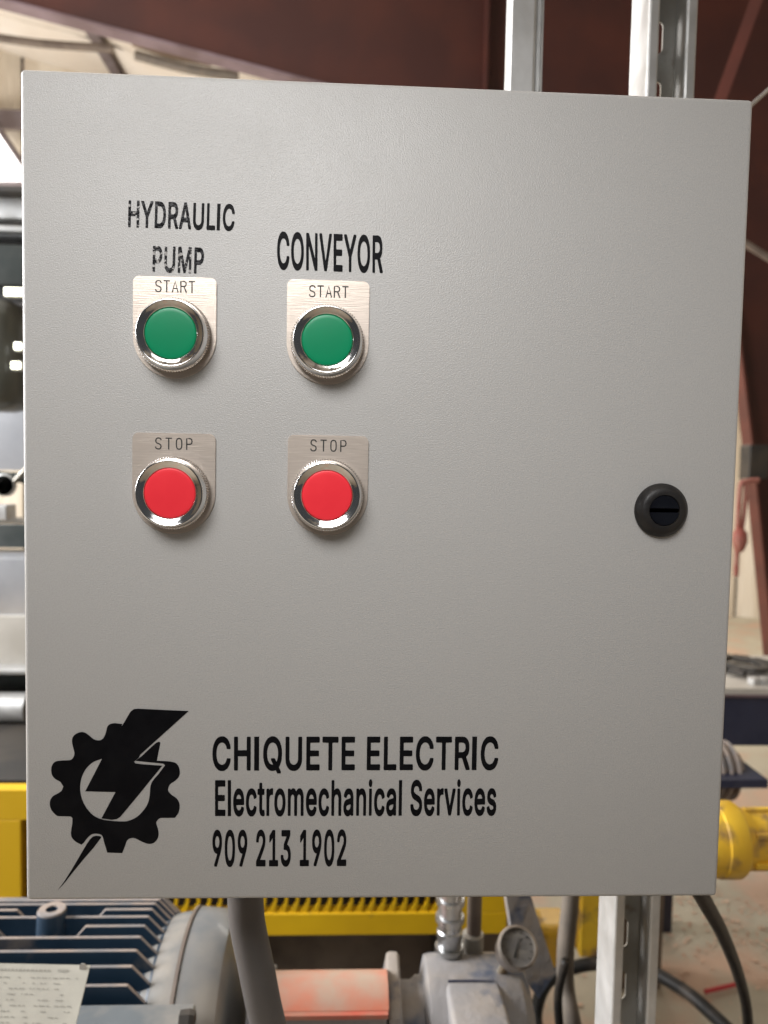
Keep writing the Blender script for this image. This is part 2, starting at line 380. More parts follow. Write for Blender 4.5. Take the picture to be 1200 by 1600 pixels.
GLYPHS = {
    '0': (453, [[204,-26,187,-24,159,-16,122,4,109,13,91,32,66,67,56,87,46,114,38,144,31,184,30,199,28,209,28,299,33,339,46,394,54,414,66,439,84,468,121,504,139,516,164,527,199,535,254,535,289,527,319,512,335,502,355,484,368,469,377,457,392,429,410,384,420,337,423,314,423,294,425,284,425,224,423,214,423,189,410,124,395,82,375,47,352,21,332,4,304,-11,287,-19,247,-27],[213,72,237,71,254,76,275,89,287,101,302,129,310,149,318,184,323,224,323,287,315,337,305,374,287,407,274,420,250,434,234,438,217,438,192,430,182,423,166,407,149,375,141,352,136,329,131,289,131,217,138,169,146,142,159,114,172,96,189,81]]),
    '1': (453, [[70,-19,61,-14,56,-4,56,59,62,70,70,74,75,75,185,75,189,76,191,79,191,396,190,404,185,403,102,343,95,340,80,341,71,346,66,356,67,434,71,441,79,449,182,524,191,529,200,530,282,529,292,522,296,511,296,79,298,76,302,75,392,75,403,71,408,66,411,59,410,-6,403,-16,392,-20]]),
    '2': (453, [[58,-19,49,-14,44,-4,44,49,47,59,58,72,190,213,264,294,281,316,291,334,299,359,299,374,296,394,291,406,275,422,260,432,245,437,218,440,203,437,190,432,175,424,164,414,155,396,150,381,146,356,138,346,128,343,63,343,52,349,47,356,47,361,47,391,57,431,75,464,84,476,100,492,123,509,153,524,180,532,205,535,253,535,273,532,298,524,323,512,340,500,369,471,383,449,396,419,401,391,401,359,396,329,388,304,378,284,345,236,291,174,207,86,203,80,210,78,395,77,404,71,409,61,409,-1,408,-7,401,-16,390,-20]]),
    '3': (453, [[188,-26,158,-21,128,-11,98,4,72,24,52,44,35,77,24,114,24,137,30,148,40,153,115,152,126,144,135,113,149,94,163,84,173,79,203,71,228,71,263,79,283,91,298,106,306,127,309,139,309,149,306,164,300,182,283,203,260,217,230,225,210,228,150,229,142,234,137,244,137,302,140,312,242,429,240,432,235,433,70,433,62,434,54,439,49,449,50,514,57,524,68,528,378,527,386,522,391,512,391,457,390,449,270,312,271,309,273,308,293,305,313,297,340,282,360,268,375,253,393,227,403,207,408,189,411,177,412,162,414,152,411,112,403,84,388,54,378,41,353,16,318,-8,278,-21,248,-27]]),
    '9': (453, [[125,-19,117,-14,112,-6,112,6,113,14,198,136,221,171,218,175,190,175,170,178,128,194,95,218,77,239,67,254,55,279,47,304,44,326,44,379,52,416,67,449,90,480,115,502,130,512,150,522,163,527,200,535,253,535,280,529,320,513,340,500,366,474,388,441,403,404,409,376,409,324,401,284,386,246,356,191,328,149,216,-14,210,-18,203,-20],[225,264,240,265,258,271,268,276,281,286,298,311,306,341,306,364,303,376,297,394,284,414,273,424,261,431,248,437,228,440,205,437,188,429,177,421,164,409,160,401,152,386,147,361,147,339,150,326,155,311,164,294,175,283,190,273,210,266]]),
    'A': (480, [[10,-19,2,-15,-2,-9,-4,-1,-3,9,182,516,187,525,197,530,277,530,285,528,292,522,300,506,480,16,483,4,482,-9,475,-17,465,-20,392,-20,387,-19,380,-15,374,-6,331,116,327,121,157,122,152,121,150,119,110,6,104,-9,100,-15,92,-19,87,-20],[188,221,195,220,285,220,290,221,292,224,240,374,237,374,234,369,210,291,187,226]]),
    'C': (510, [[241,-26,221,-24,196,-19,169,-9,144,4,108,29,88,49,71,71,46,117,36,142,28,169,20,229,20,282,28,337,41,379,51,402,66,429,88,459,99,470,119,488,139,502,174,520,196,527,236,535,296,535,329,530,366,517,399,500,421,483,445,459,456,445,477,407,490,372,492,357,492,342,486,333,476,328,406,328,399,330,394,333,389,339,382,364,372,382,355,402,336,417,314,427,296,432,274,435,259,435,244,433,221,427,196,415,169,392,151,367,138,339,128,302,123,254,125,247,125,224,133,184,148,147,156,134,176,109,196,94,216,84,231,79,256,73,271,73,291,76,319,84,339,94,354,106,372,127,382,147,391,172,401,180,479,180,486,175,491,168,492,149,482,112,474,94,464,77,447,52,421,26,409,16,394,6,364,-9,336,-19,291,-27]]),
    'D': (502, [[54,-19,44,-12,40,-1,40,509,43,521,49,527,59,530,231,530,244,528,269,527,296,522,326,514,364,497,392,476,424,445,437,429,452,401,467,366,477,324,482,266,482,239,480,229,480,206,477,186,472,161,462,131,452,109,434,79,421,63,389,31,359,11,326,-4,309,-9,271,-17,254,-18,244,-20],[147,79,154,78,234,78,264,83,284,88,309,101,331,118,349,139,364,169,372,196,377,229,377,286,369,326,362,346,352,366,335,389,309,409,289,419,261,427,219,432,151,432,147,431,145,429,145,86]]),
    'E': (419, [[54,-19,44,-12,40,-1,40,509,43,521,49,527,59,530,371,530,384,527,389,521,392,514,392,451,389,441,379,433,154,432,146,430,145,424,145,314,147,306,154,305,361,304,370,299,375,289,375,231,374,224,371,218,366,213,359,210,154,210,147,209,145,201,145,86,146,80,151,78,381,77,390,71,395,61,395,-1,392,-11,386,-17,376,-20]]),
    'H': (517, [[54,-19,44,-12,40,-1,40,509,41,516,44,522,49,527,56,530,126,530,136,527,143,519,145,509,145,319,147,311,154,310,364,310,370,311,372,316,373,509,374,519,381,526,389,530,459,530,469,526,476,519,477,509,477,1,477,-6,474,-12,469,-17,461,-20,391,-20,381,-17,374,-9,373,1,372,204,370,211,364,212,154,212,147,211,145,206,144,-6,139,-15,129,-20]]),
    'I': (205, [[20,-20,148,-20,148,530,20,530]]),
    'L': (393, [[54,-19,44,-12,40,-1,40,514,46,525,56,530,129,530,140,524,144,516,145,511,145,81,149,78,154,78,366,77,375,71,380,61,380,-4,374,-15,366,-19,361,-20]]),
    'M': (628, [[54,-19,44,-12,40,-1,40,509,41,516,45,524,51,528,59,530,154,530,164,527,169,522,179,499,249,319,314,149,316,150,319,156,333,199,459,522,464,527,474,530,569,530,574,529,581,525,587,516,587,509,587,1,587,-6,582,-14,571,-20,501,-20,491,-15,486,-6,485,284,484,296,481,296,478,291,367,4,357,-14,351,-18,344,-20,281,-20,274,-17,268,-11,149,286,146,291,144,291,143,279,142,-6,136,-15,126,-20]]),
    'N': (523, [[54,-19,44,-12,40,-1,40,509,41,516,44,522,49,527,56,530,136,530,146,527,154,520,376,172,379,174,380,181,381,516,386,525,396,530,464,530,474,526,481,519,482,509,482,1,482,-6,479,-12,474,-17,464,-20,384,-20,376,-18,370,-14,183,279,157,324,149,336,146,336,145,324,144,-6,139,-15,129,-20]]),
    'O': (533, [[241,-26,221,-24,196,-19,169,-9,144,4,121,19,101,35,90,47,63,84,46,117,36,142,28,172,20,229,20,279,22,289,23,307,28,337,36,367,54,409,66,429,83,452,119,488,144,505,174,520,196,527,236,535,299,535,329,530,354,522,371,515,399,500,421,483,430,474,447,457,467,432,484,399,494,377,507,332,512,289,512,217,507,174,497,137,487,114,477,94,459,66,446,51,419,23,394,6,359,-11,336,-19,291,-27],[252,74,279,73,316,84,336,94,354,106,362,114,374,129,387,149,397,172,405,202,410,234,410,277,399,329,387,359,369,387,354,403,334,417,324,422,304,430,271,435,259,435,231,430,209,422,188,409,169,392,151,367,136,332,128,302,123,254,128,207,133,184,141,161,156,134,165,122,181,106,196,94,216,84]]),
    'P': (445, [[54,-19,44,-12,40,-1,40,509,43,521,49,527,59,530,239,530,249,528,271,527,289,525,311,519,354,499,380,479,397,459,412,434,425,396,430,351,427,316,424,296,417,274,407,251,385,221,364,203,346,191,314,176,279,168,254,167,244,165,154,165,147,164,145,159,145,1,143,-9,137,-16,129,-20],[147,264,154,263,246,263,279,271,304,288,309,294,319,316,325,346,319,379,314,391,304,407,286,419,259,430,241,430,231,432,154,432,147,431,145,429,145,421,145,271]]),
    'Q': (533, [[394,-67,383,-59,353,-19,349,-16,306,-25,281,-26,274,-28,226,-25,191,-17,171,-10,141,5,114,25,85,53,68,76,53,101,38,136,25,186,20,233,20,281,22,291,23,308,28,338,38,373,48,396,68,433,88,458,106,477,141,504,171,519,191,526,229,534,271,537,281,535,306,534,331,529,369,516,396,501,416,487,452,451,472,423,482,406,497,371,507,331,512,288,512,218,507,178,497,138,482,103,464,73,434,36,436,30,484,-34,487,-42,487,-52,482,-62,471,-68],[245,76,274,75,278,76,279,78,227,148,225,153,225,163,231,174,239,179,244,179,319,179,326,174,335,166,364,128,369,124,371,126,382,141,394,166,404,198,410,233,410,273,405,308,394,343,382,368,369,387,349,407,339,414,321,424,281,434,251,434,226,429,211,424,194,414,178,401,158,378,141,346,128,303,125,283,125,263,123,253,125,246,128,206,138,168,148,146,168,118,181,105,193,96,211,85,234,78]]),
    'R': (449, [[54,-19,44,-12,40,-1,40,509,43,521,49,527,59,530,241,530,251,528,271,527,294,525,306,522,334,512,354,502,374,487,395,466,417,426,424,406,427,389,430,346,428,336,427,314,424,299,409,261,392,236,376,220,348,201,346,196,444,14,447,1,444,-11,439,-17,429,-20,351,-20,341,-17,333,-9,234,176,229,177,154,177,147,176,145,171,145,1,143,-9,137,-16,129,-20],[147,276,154,275,244,275,261,278,281,283,299,293,312,306,317,314,322,331,325,351,322,371,317,391,305,409,287,421,259,430,244,430,234,432,154,432,147,431,145,429,145,421,145,284]]),
    'S': (447, [[189,-28,139,-18,118,-10,99,-1,84,9,59,31,46,47,35,67,26,87,21,107,18,125,18,140,22,148,27,153,34,156,112,155,122,147,131,115,146,95,157,87,172,79,204,71,227,69,259,74,277,79,292,87,303,95,317,112,325,132,325,142,320,157,318,162,307,173,288,185,227,205,152,227,117,242,92,257,77,269,63,282,54,295,39,322,33,345,33,402,44,435,54,455,71,477,92,495,124,515,157,528,187,533,217,536,244,536,254,534,269,533,287,530,324,518,334,513,367,491,388,470,405,445,417,412,420,397,420,380,420,372,417,367,412,362,404,359,329,359,319,367,316,375,315,385,310,397,303,407,292,418,277,428,262,433,232,438,217,438,189,433,174,428,152,412,140,395,136,382,136,372,139,360,143,352,154,341,178,327,232,309,259,303,317,285,352,268,374,253,402,225,410,215,422,190,428,157,428,112,420,82,407,57,392,36,369,14,357,4,309,-18,274,-26,254,-29]]),
    'T': (449, [[186,-19,176,-12,172,-1,172,429,170,431,166,432,31,433,21,436,15,441,12,449,13,516,20,526,31,530,423,529,433,522,437,511,437,449,434,441,428,436,418,433,283,432,279,431,277,429,277,-4,272,-14,261,-20]]),
    'U': (517, [[221,-27,176,-17,156,-10,136,0,99,27,80,48,68,66,53,96,46,116,40,158,41,516,48,526,59,529,129,529,137,526,143,518,145,508,145,168,148,151,156,131,168,111,179,100,189,93,205,83,221,78,249,72,266,72,286,75,306,80,334,96,350,111,357,121,364,136,369,151,372,173,373,516,379,524,389,529,464,529,474,521,477,513,478,506,477,153,472,121,464,96,449,66,436,47,409,20,371,-5,341,-17,294,-28]]),
    'V': (480, [[197,-19,187,-11,169,31,-3,499,-4,511,-2,519,2,525,7,528,20,530,87,530,95,526,103,519,205,234,237,139,240,133,242,133,369,501,377,519,384,526,392,530,465,530,472,528,478,524,483,516,483,501,298,-6,292,-15,282,-20]]),
    'Y': (472, [[197,-19,187,-12,184,-1,183,199,2,491,-4,504,-4,514,-2,519,5,527,15,530,92,530,97,529,105,525,115,511,227,326,233,316,237,315,243,321,259,351,357,511,366,524,374,529,380,530,457,530,465,528,471,524,475,516,476,504,473,496,289,201,288,-1,287,-9,280,-16,272,-20]]),
    'a': (389, [[134,-28,101,-21,69,-6,59,1,39,21,26,40,18,55,10,85,10,127,16,152,30,180,54,203,71,214,84,220,116,231,174,241,224,246,246,252,251,255,255,262,252,277,244,293,234,300,216,308,191,311,174,308,159,303,136,287,120,265,112,257,104,254,94,254,39,269,33,272,28,277,23,285,23,305,33,325,44,340,64,361,94,383,111,390,126,395,164,403,214,403,221,401,236,401,261,395,282,387,299,378,311,368,325,355,334,342,347,317,354,292,357,265,357,-5,351,-14,341,-19,276,-19,266,-15,256,-3,254,-2,224,-18,209,-24,179,-29],[155,67,179,66,194,69,212,75,226,84,240,97,249,112,255,132,254,156,249,158,171,146,139,138,124,128,116,120,113,107,113,100,116,92,120,85,129,77,139,72]]),
    'c': (396, [[175,-27,153,-22,130,-15,105,-2,83,15,65,32,45,61,30,91,20,126,17,143,14,173,14,206,16,216,17,231,25,271,32,291,42,311,67,346,90,367,120,386,153,399,188,404,235,404,270,396,290,389,318,374,330,364,349,346,368,318,381,288,381,271,375,262,363,255,313,242,298,242,290,245,285,250,270,279,253,296,240,303,225,307,200,309,170,301,150,286,142,276,132,261,122,233,117,201,117,176,119,156,128,123,135,111,153,87,165,78,175,73,198,67,210,67,228,70,238,73,255,82,273,101,287,128,293,134,300,137,313,137,370,121,376,116,381,108,381,91,372,66,351,33,333,15,305,-5,265,-22,250,-25,230,-28]]),
    'e': (404, [[178,-27,153,-22,105,-2,83,15,65,32,45,61,27,98,14,153,14,221,20,253,27,278,35,296,45,316,55,331,67,346,85,364,115,384,130,391,153,399,185,404,230,404,268,396,305,379,326,363,349,341,358,328,370,308,376,293,383,271,389,246,389,223,391,213,391,163,383,153,373,150,125,149,122,148,120,146,130,116,137,103,158,83,178,73,200,67,225,67,258,78,278,98,289,118,295,123,303,124,318,124,363,114,375,109,383,98,384,81,381,71,371,51,356,31,338,12,313,-5,288,-17,255,-25,235,-28],[124,243,130,242,275,242,280,243,283,246,276,266,264,283,251,296,228,306,215,309,198,309,180,306,168,301,150,289,142,281,130,263,124,251,123,246]]),
    'h': (410, [[47,-19,37,-12,33,-1,33,514,39,525,49,530,117,530,128,524,133,514,133,386,134,379,139,379,162,392,179,399,194,402,232,405,272,400,292,394,320,379,348,351,360,331,367,314,373,294,375,279,376,256,378,246,378,-4,373,-14,362,-20,292,-20,284,-17,279,-11,276,-1,275,251,267,274,259,287,252,294,239,302,227,307,199,307,179,302,169,297,162,292,153,284,144,271,133,234,133,1,131,-9,125,-16,117,-20]]),
    'i': (167, [[47,-19,37,-12,34,-1,34,384,40,395,50,400,117,400,128,394,133,386,133,381,133,-4,128,-14,117,-20],[70,423,60,426,50,431,29,451,21,471,22,499,31,519,45,532,52,537,62,542,77,545,90,545,105,542,122,532,139,514,146,499,145,466,131,441,117,431,107,426,95,423]]),
    'l': (165, [[25,-20,137,-20,137,530,25,530]]),
    'm': (610, [[47,-19,37,-12,33,-1,33,381,36,391,41,396,52,400,117,400,127,395,134,381,137,380,167,397,192,405,247,405,267,399,282,392,292,385,319,358,324,360,339,375,352,384,384,399,412,405,464,405,494,397,509,389,532,374,542,364,560,339,567,321,575,291,576,271,578,264,578,-1,575,-11,570,-16,559,-20,492,-20,484,-16,477,-9,476,1,475,259,470,281,459,296,437,307,417,310,407,309,392,304,378,296,368,286,364,279,359,266,356,251,355,1,354,-9,347,-17,337,-20,272,-20,267,-19,259,-15,255,-9,253,-1,253,269,245,289,237,296,219,307,199,310,172,303,159,295,152,287,146,281,141,271,133,244,133,1,131,-9,125,-16,117,-20]]),
    'n': (410, [[47,-19,37,-12,33,-1,33,379,36,391,42,397,49,400,117,400,128,394,134,379,137,378,162,392,179,399,194,402,232,405,242,403,259,402,284,397,297,392,319,379,348,351,357,336,370,306,375,279,376,256,378,244,378,1,375,-11,364,-19,354,-20,292,-20,284,-17,279,-11,276,-1,275,251,267,274,259,287,252,294,239,302,227,307,199,307,179,302,169,297,162,292,153,284,144,271,133,234,133,1,131,-9,125,-16,117,-20]]),
    'o': (415, [[175,-27,153,-22,130,-15,105,-2,83,15,65,32,45,61,30,91,20,126,17,143,16,158,14,168,14,206,19,248,25,271,32,291,50,323,69,348,103,376,130,391,168,402,193,404,228,404,248,402,285,391,313,376,325,367,353,339,368,318,388,278,399,236,399,221,401,211,401,166,396,126,388,98,378,76,366,53,349,31,340,22,310,-2,278,-17,238,-28],[194,68,213,67,233,70,246,76,266,91,283,116,288,128,296,158,299,178,299,196,293,231,286,253,276,273,266,286,253,296,238,304,218,309,198,309,178,304,163,296,150,286,133,261,127,248,122,231,117,201,117,176,119,156,127,126,135,111,152,88,165,78,175,73]]),
    'r': (259, [[47,-19,37,-12,33,-1,33,379,35,389,41,396,49,400,114,400,125,396,134,384,137,383,157,394,192,405,244,405,252,403,259,397,263,389,263,321,259,311,254,306,247,303,197,305,167,294,159,290,147,277,136,251,133,236,133,1,131,-9,125,-16,117,-20]]),
    's': (365, [[155,-27,122,-23,105,-17,85,-7,60,10,37,35,24,58,16,86,16,98,19,106,25,111,37,116,85,127,100,126,107,122,112,116,122,93,137,78,162,68,182,65,210,70,225,75,233,81,241,88,245,96,245,111,237,122,225,129,122,155,97,165,72,180,57,192,44,208,32,233,26,268,29,303,35,322,47,344,74,371,85,379,122,396,145,402,162,404,215,404,245,399,277,385,300,369,310,359,328,336,340,308,343,293,343,286,340,278,335,273,322,268,277,257,265,257,257,260,251,266,245,279,233,296,222,304,210,309,195,312,180,312,162,309,140,297,131,283,132,268,137,261,155,250,247,226,277,216,292,209,312,194,330,176,345,148,351,131,351,86,343,58,330,35,312,15,285,-5,265,-15,230,-25,207,-28]]),
    't': (227, [[137,-23,116,-18,92,-6,82,1,67,17,52,45,46,70,46,302,44,305,40,306,0,307,-9,312,-14,322,-13,386,-8,393,0,398,40,399,45,401,46,475,51,485,62,491,127,491,137,488,143,482,146,475,147,401,152,399,210,398,218,392,223,382,223,325,223,320,218,312,207,306,152,306,148,305,146,302,146,97,149,82,155,75,167,71,180,71,190,73,207,73,218,67,223,60,231,22,233,10,233,-3,230,-10,225,-16,197,-24]]),
    'v': (389, [[156,-19,147,-14,140,-1,5,349,-3,371,-3,384,0,391,8,398,18,400,88,400,96,397,101,392,106,381,190,146,193,140,196,140,283,381,288,392,293,397,303,400,373,400,383,397,391,386,391,371,244,-11,238,-17,231,-20]]),
}


def area2(l):
    return sum(l[i][0] * l[(i + 1) % len(l)][1] - l[(i + 1) % len(l)][0] * l[i][1] for i in range(len(l))) / 2


def flat_solid(b, loops, thick, xf):
    """Cut vinyl: outline loops (holes wind the other way) filled and given thickness; xf maps (u, v) to the door plane."""
    big = max(loops, key=lambda l: abs(area2(l)))
    sg = area2(big) > 0
    outers = [l for l in loops if (area2(l) > 0) == sg]
    holes = [l for l in loops if (area2(l) > 0) != sg]
    for k, l in enumerate(outers):
        ls = [l] + (holes if l is big else [])
        pts = [p for q in ls for p in q]
        fr_, bk = [], []
        for u, v in pts:
            x, z = xf(u, v)
            fr_.append(b.verts.new((x, -thick, z)))
            bk.append(b.verts.new((x, -0.00002, z)))
        for t in tessellate_polygon([[Vector((p[0], p[1], 0)) for p in q] for q in ls]):
            if len(set(t)) == 3:
                try:
                    b.faces.new([fr_[i] for i in t])
                except ValueError:
                    pass
        o = 0
        for q in ls:
            n = len(q)
            for i in range(n):
                j = (i + 1) % n
                b.faces.new((fr_[o + i], fr_[o + j], bk[o + j], bk[o + i]))
            o += n


def letter_mesh(ch, bold, thick, xf, mt, parent):
    mb = MB()
    flat_solid(mb.b, [[(l[i] / 1000, l[i + 1] / 1000) for i in range(0, len(l), 2)] for l in GLYPHS[ch][1]], thick, xf)
    return mb.build('letter', mt, parent)


def line(text, bl, br, tl, label, bold=0.0, caps=0.727, mats=None, track=0.0):
    """One line of cut vinyl letters: bl/br baseline ends and tl cap top, in photo pixels."""
    part = empty('vinyl_lettering', (0, 0, 0), label, parent=enc)
    B0, B1, T0 = Vector(pp(*bl)), Vector(pp(*br)), Vector(pp(*tl))
    adv = 0
    pos = []
    for ch in text:
        if ch == ' ':
            adv += 0.22
            pos.append(None)
            continue
        pos.append(adv)
        adv += GLYPHS[ch][0] / 1000 + 0.03 + track
    xs = [x / 1000 + p for ch, p in zip(text, pos) if p is not None for l in GLYPHS[ch][1] for x in l[0::2]]
    x0, x1 = min(xs), max(xs)
    hy = GLYPHS['H'][1][0][1::2]
    v0, v1 = min(hy) / 1000, max(hy) / 1000
    for i, (ch, p) in enumerate(zip(text, pos)):
        if p is None:
            continue

        def xf(u, v, p=p):
            q = B0 + (B1 - B0) * ((u + p - x0) / (x1 - x0)) + (T0 - B0) * ((v - v0) / (v1 - v0))
            return q.x, q.y
        mt = mats[i] if mats else M['vinyl']
        letter_mesh(ch, bold, 0.00016, xf, mt, part)


wr, wo, vi = M['wrinkled'], M['worn'], M['vinyl']
line('HYDRAULIC', (200, 355), (366, 361), (201, 313), 'glossy black letters reading HYDRAULIC, the left ones wrinkled', mats=[wo, wr, wr, wr, wr, vi, vi, vi, vi])
line('PUMP', (238, 425), (318, 428), (239, 384), 'worn black letters reading PUMP with pieces missing', mats=[wo, wo, wo, wr])
line('CONVEYOR', (433, 421), (598, 427), (433, 362), 'black letters reading CONVEYOR over the second column of buttons')
line('CHIQUETE ELECTRIC', (332, 1204), (778, 1203), (332, 1151), 'large black letters reading CHIQUETE ELECTRIC')
line('Electromechanical Services', (336, 1275), (775, 1274), (336, 1219), 'black letters reading Electromechanical Services')
line('909 213 1902', (332, 1354), (541, 1353), (332, 1297), 'black digits reading 909 213 1902')

# ---- gear and bolt emblem (traced on an enlargement 4.615 times the photo, corner at 60, 1090)
GEAR = '605,190 550,184 515,192 497,210 490,240 478,275 462,298 435,308 400,300 365,272 335,252 305,248 270,262 248,285 243,315 250,355 260,395 255,425 235,448 200,452 150,455 118,464 98,490 93,525 100,560 125,588 160,608 180,640 170,668 145,688 105,710 86,740 83,775 95,810 115,835 140,853 190,855 235,857 246,868 245,905 238,950 236,990 250,1020 280,1045 312,1060 328,1046 345,1022 365,1000 388,984 415,980 445,985 462,998 475,1045 497,1117 605,1120 625,1070 640,1030 665,1013 700,1015 740,1035 790,1053 830,1048 858,1020 867,985 862,945 850,905 858,885 880,868 930,867 985,866 1005,840 1018,800 1015,755 995,725 960,700 938,675 936,655 950,625 985,600 1010,575 1020,545 1015,505 1000,480 975,465 920,458 855,455 865,400 880,325 868,317 850,325 795,374 742,424 700,455 800,466 900,476 914,487 868,548 824,600 808,640 803,700 790,760 760,810 710,860 650,888 600,893 530,888 460,878 400,852 350,800 318,740 303,680 303,620 318,560 350,505 400,462 455,442 476,425 538,310 596,218'
BOLT = '606,200 665,100 690,82 720,80 1083,97 960,208 735,411 725,432 690,462 700,474 760,481 893,491 812,590 740,680 590,860 565,875 530,880 455,870 557,680 338,675 476,408 590,214'
TAIL = '455,1005 440,998 415,996 392,1002 372,1022 345,1062 305,1130 240,1240 190,1320 140,1388 185,1340 260,1245 330,1160 400,1080'
lg = empty('emblem', (0, 0, 0), 'black gear emblem with a lightning bolt through it', parent=enc)
for nm, src, th in (('gear', GEAR, 0.00016), ('lightning_bolt', BOLT, 0.00022), ('bolt_tip', TAIL, 0.00016)):
    q = [tuple(float(v) for v in p.split(',')) for p in src.split()]
    pts = []
    n = len(q)
    for i in range(n):                      # round the traced corners a little
        p0, p1, p2, p3 = [Vector(q[(i + k) % n]) for k in (-1, 0, 1, 2)]
        sharp = (p1 - p0).angle(p2 - p1, 0) > 0.75 or (p2 - p1).angle(p3 - p2, 0) > 0.75
        kk = 1 if sharp or nm != 'gear' else 3
        for k in range(kk):
            t = k / kk
            pts.append(0.5 * ((2 * p1) + (p2 - p0) * t + (2 * p0 - 5 * p1 + 4 * p2 - p3) * t * t + (3 * p1 - p0 - 3 * p2 + p3) * t ** 3))
    mb = MB()
    flat_solid(mb.b, [[(p.x, p.y) for p in pts]], th, lambda u, v: pp(60 + u / 4.615, 1090 + v / 4.615))
    mb.build(nm, M['vinyl'], lg)

# ---- legend plates and push buttons
STROKES = {
    'S': [[(1, .84), (.86, .96), (.62, 1), (.35, 1), (.12, .92), (.02, .77), (.08, .62), (.3, .53), (.7, .46), (.93, .37), (1, .22), (.9, .07), (.66, 0), (.35, 0), (.12, .05), (0, .17)]],
    'T': [[(0, 1), (1, 1)], [(.5, 1), (.5, 0)]],
    'A': [[(0, 0), (.5, 1), (1, 0)], [(.17, .33), (.83, .33)]],
    'R': [[(0, 0), (0, 1), (.62, 1), (.88, .93), (.98, .76), (.9, .6), (.64, .52), (0, .52)], [(.58, .52), (1, 0)]],
    'O': [[(.5, 1), (.2, .96), (.03, .8), (0, .5), (.03, .2), (.2, .04), (.5, 0), (.8, .04), (.97, .2), (1, .5), (.97, .8), (.8, .96), (.5, 1)]],
    'P': [[(0, 0), (0, 1), (.62, 1), (.88, .93), (.98, .75), (.9, .56), (.64, .48), (0, .48)]]}


def plate(word, x0, x1, ztop, zbot, tl, tr, capz, label):
    """Legend plate: flat top, half round bottom. tl/tr: x of the word's ends; capz: its top and bottom z."""
    r = (x1 - x0) / 2
    cx = (x0 + x1) / 2
    cz = zbot + r
    o = [(x1, cz)]
    c = 0.0035
    for k in range(7):
        a = PI / 2 * k / 6
        o.append((x1 - c + c * math.cos(a), ztop - c + c * math.sin(a)))
    for k in range(7):
        a = PI / 2 + PI / 2 * k / 6
        o.append((x0 + c + c * math.cos(a), ztop - c + c * math.sin(a)))
    for k in range(33):
        a = PI + PI * k / 32
        o.append((cx + r * math.cos(a), cz + r * math.sin(a)))
    o.pop()
    mb = MB().poly([(x, -0.00005, z) for x, z in o], (0, -0.0011, 0))
    b = mb.b
    front = [e for e in b.edges if all(v.co.y < -0.001 for v in e.verts)]
    bmesh.ops.bevel(b, geom=front, offset=0.00022, segments=2, affect='EDGES')
    p = mb.build('legend_plate', M['plate'], enc, smooth=50)
    p['label'] = label
    n = len(word)
    lw = 0.0030
    for i, ch in enumerate(word):
        lx = tl + (tr - tl - lw) * i / (n - 1)
        mb = MB()
        for k, st in enumerate(STROKES[ch]):
            pts = [Vector((lx + u * lw, 0, capz[1] + v * (capz[0] - capz[1]))) for u, v in st]
            w = 0.00036
            y0, y1 = -0.00114, -0.00121 - k * 0.00001
            L, Rr = [], []
            for j, q in enumerate(pts):
                d = (pts[min(j + 1, len(pts) - 1)] - pts[max(j - 1, 0)]).normalized()
                if j == 0:
                    q = q - d * w * 0.7
                if j == len(pts) - 1:
                    q = q + d * w * 0.7
                nrm = Vector((-d.z, 0, d.x)) * w
                L.append(q + nrm)
                Rr.append(q - nrm)
            for j in range(len(pts) - 1):
                mb.b.faces.new([mb.b.verts.new((q.x, y1, q.z)) for q in (L[j], L[j + 1], Rr[j + 1], Rr[j])])
        mb.build('letter', M['ink'], p)
    return cx, cz


def button(name_label, capmat):
    bt = MB().lathe([(0.0196, -0.0012), (0.0204, -0.0018), (0.0204, -0.0058), (0.0196, -0.0064)], seg=168,
                    mod=lambda i, r, h: (-0.0007 if i % 2 else 0.0)).build('push_button', M['knurl'], enc)
    bt['label'] = name_label
    bt['_o'] = [0, 0, 0]
    MB().lathe([(0.0150, -0.0040), (0.0192, -0.0062), (0.0195, -0.0072), (0.0193, -0.0086), (0.0188, -0.0104), (0.0186, -0.0116), (0.0183, -0.0124), (0.0179, -0.0127),
                (0.0174, -0.0125), (0.0165, -0.01200), (0.0153, -0.01145), (0.0145, -0.01115), (0.01415, -0.01100), (0.01405, -0.0107), (0.0140, -0.0080), (0.0140, -0.0040)], seg=96).build('bezel', M['chrome'], bt, smooth=60)
    MB().lathe([(0.0001, -0.01130), (0.004, -0.01127), (0.008, -0.01115), (0.0115, -0.01100), (0.0131, -0.01088), (0.0136, -0.01075), (0.01385, -0.0104), (0.01385, -0.0050)],
               seg=96).build('button_cap', capmat, bt, smooth=60)
    MB().lathe([(0.0139, -0.0050), (0.0141, -0.0050)], seg=48).build('shaft_seal', M['rubber'], bt)
    return bt


def ppx(px, py):
    return pp(px, py)


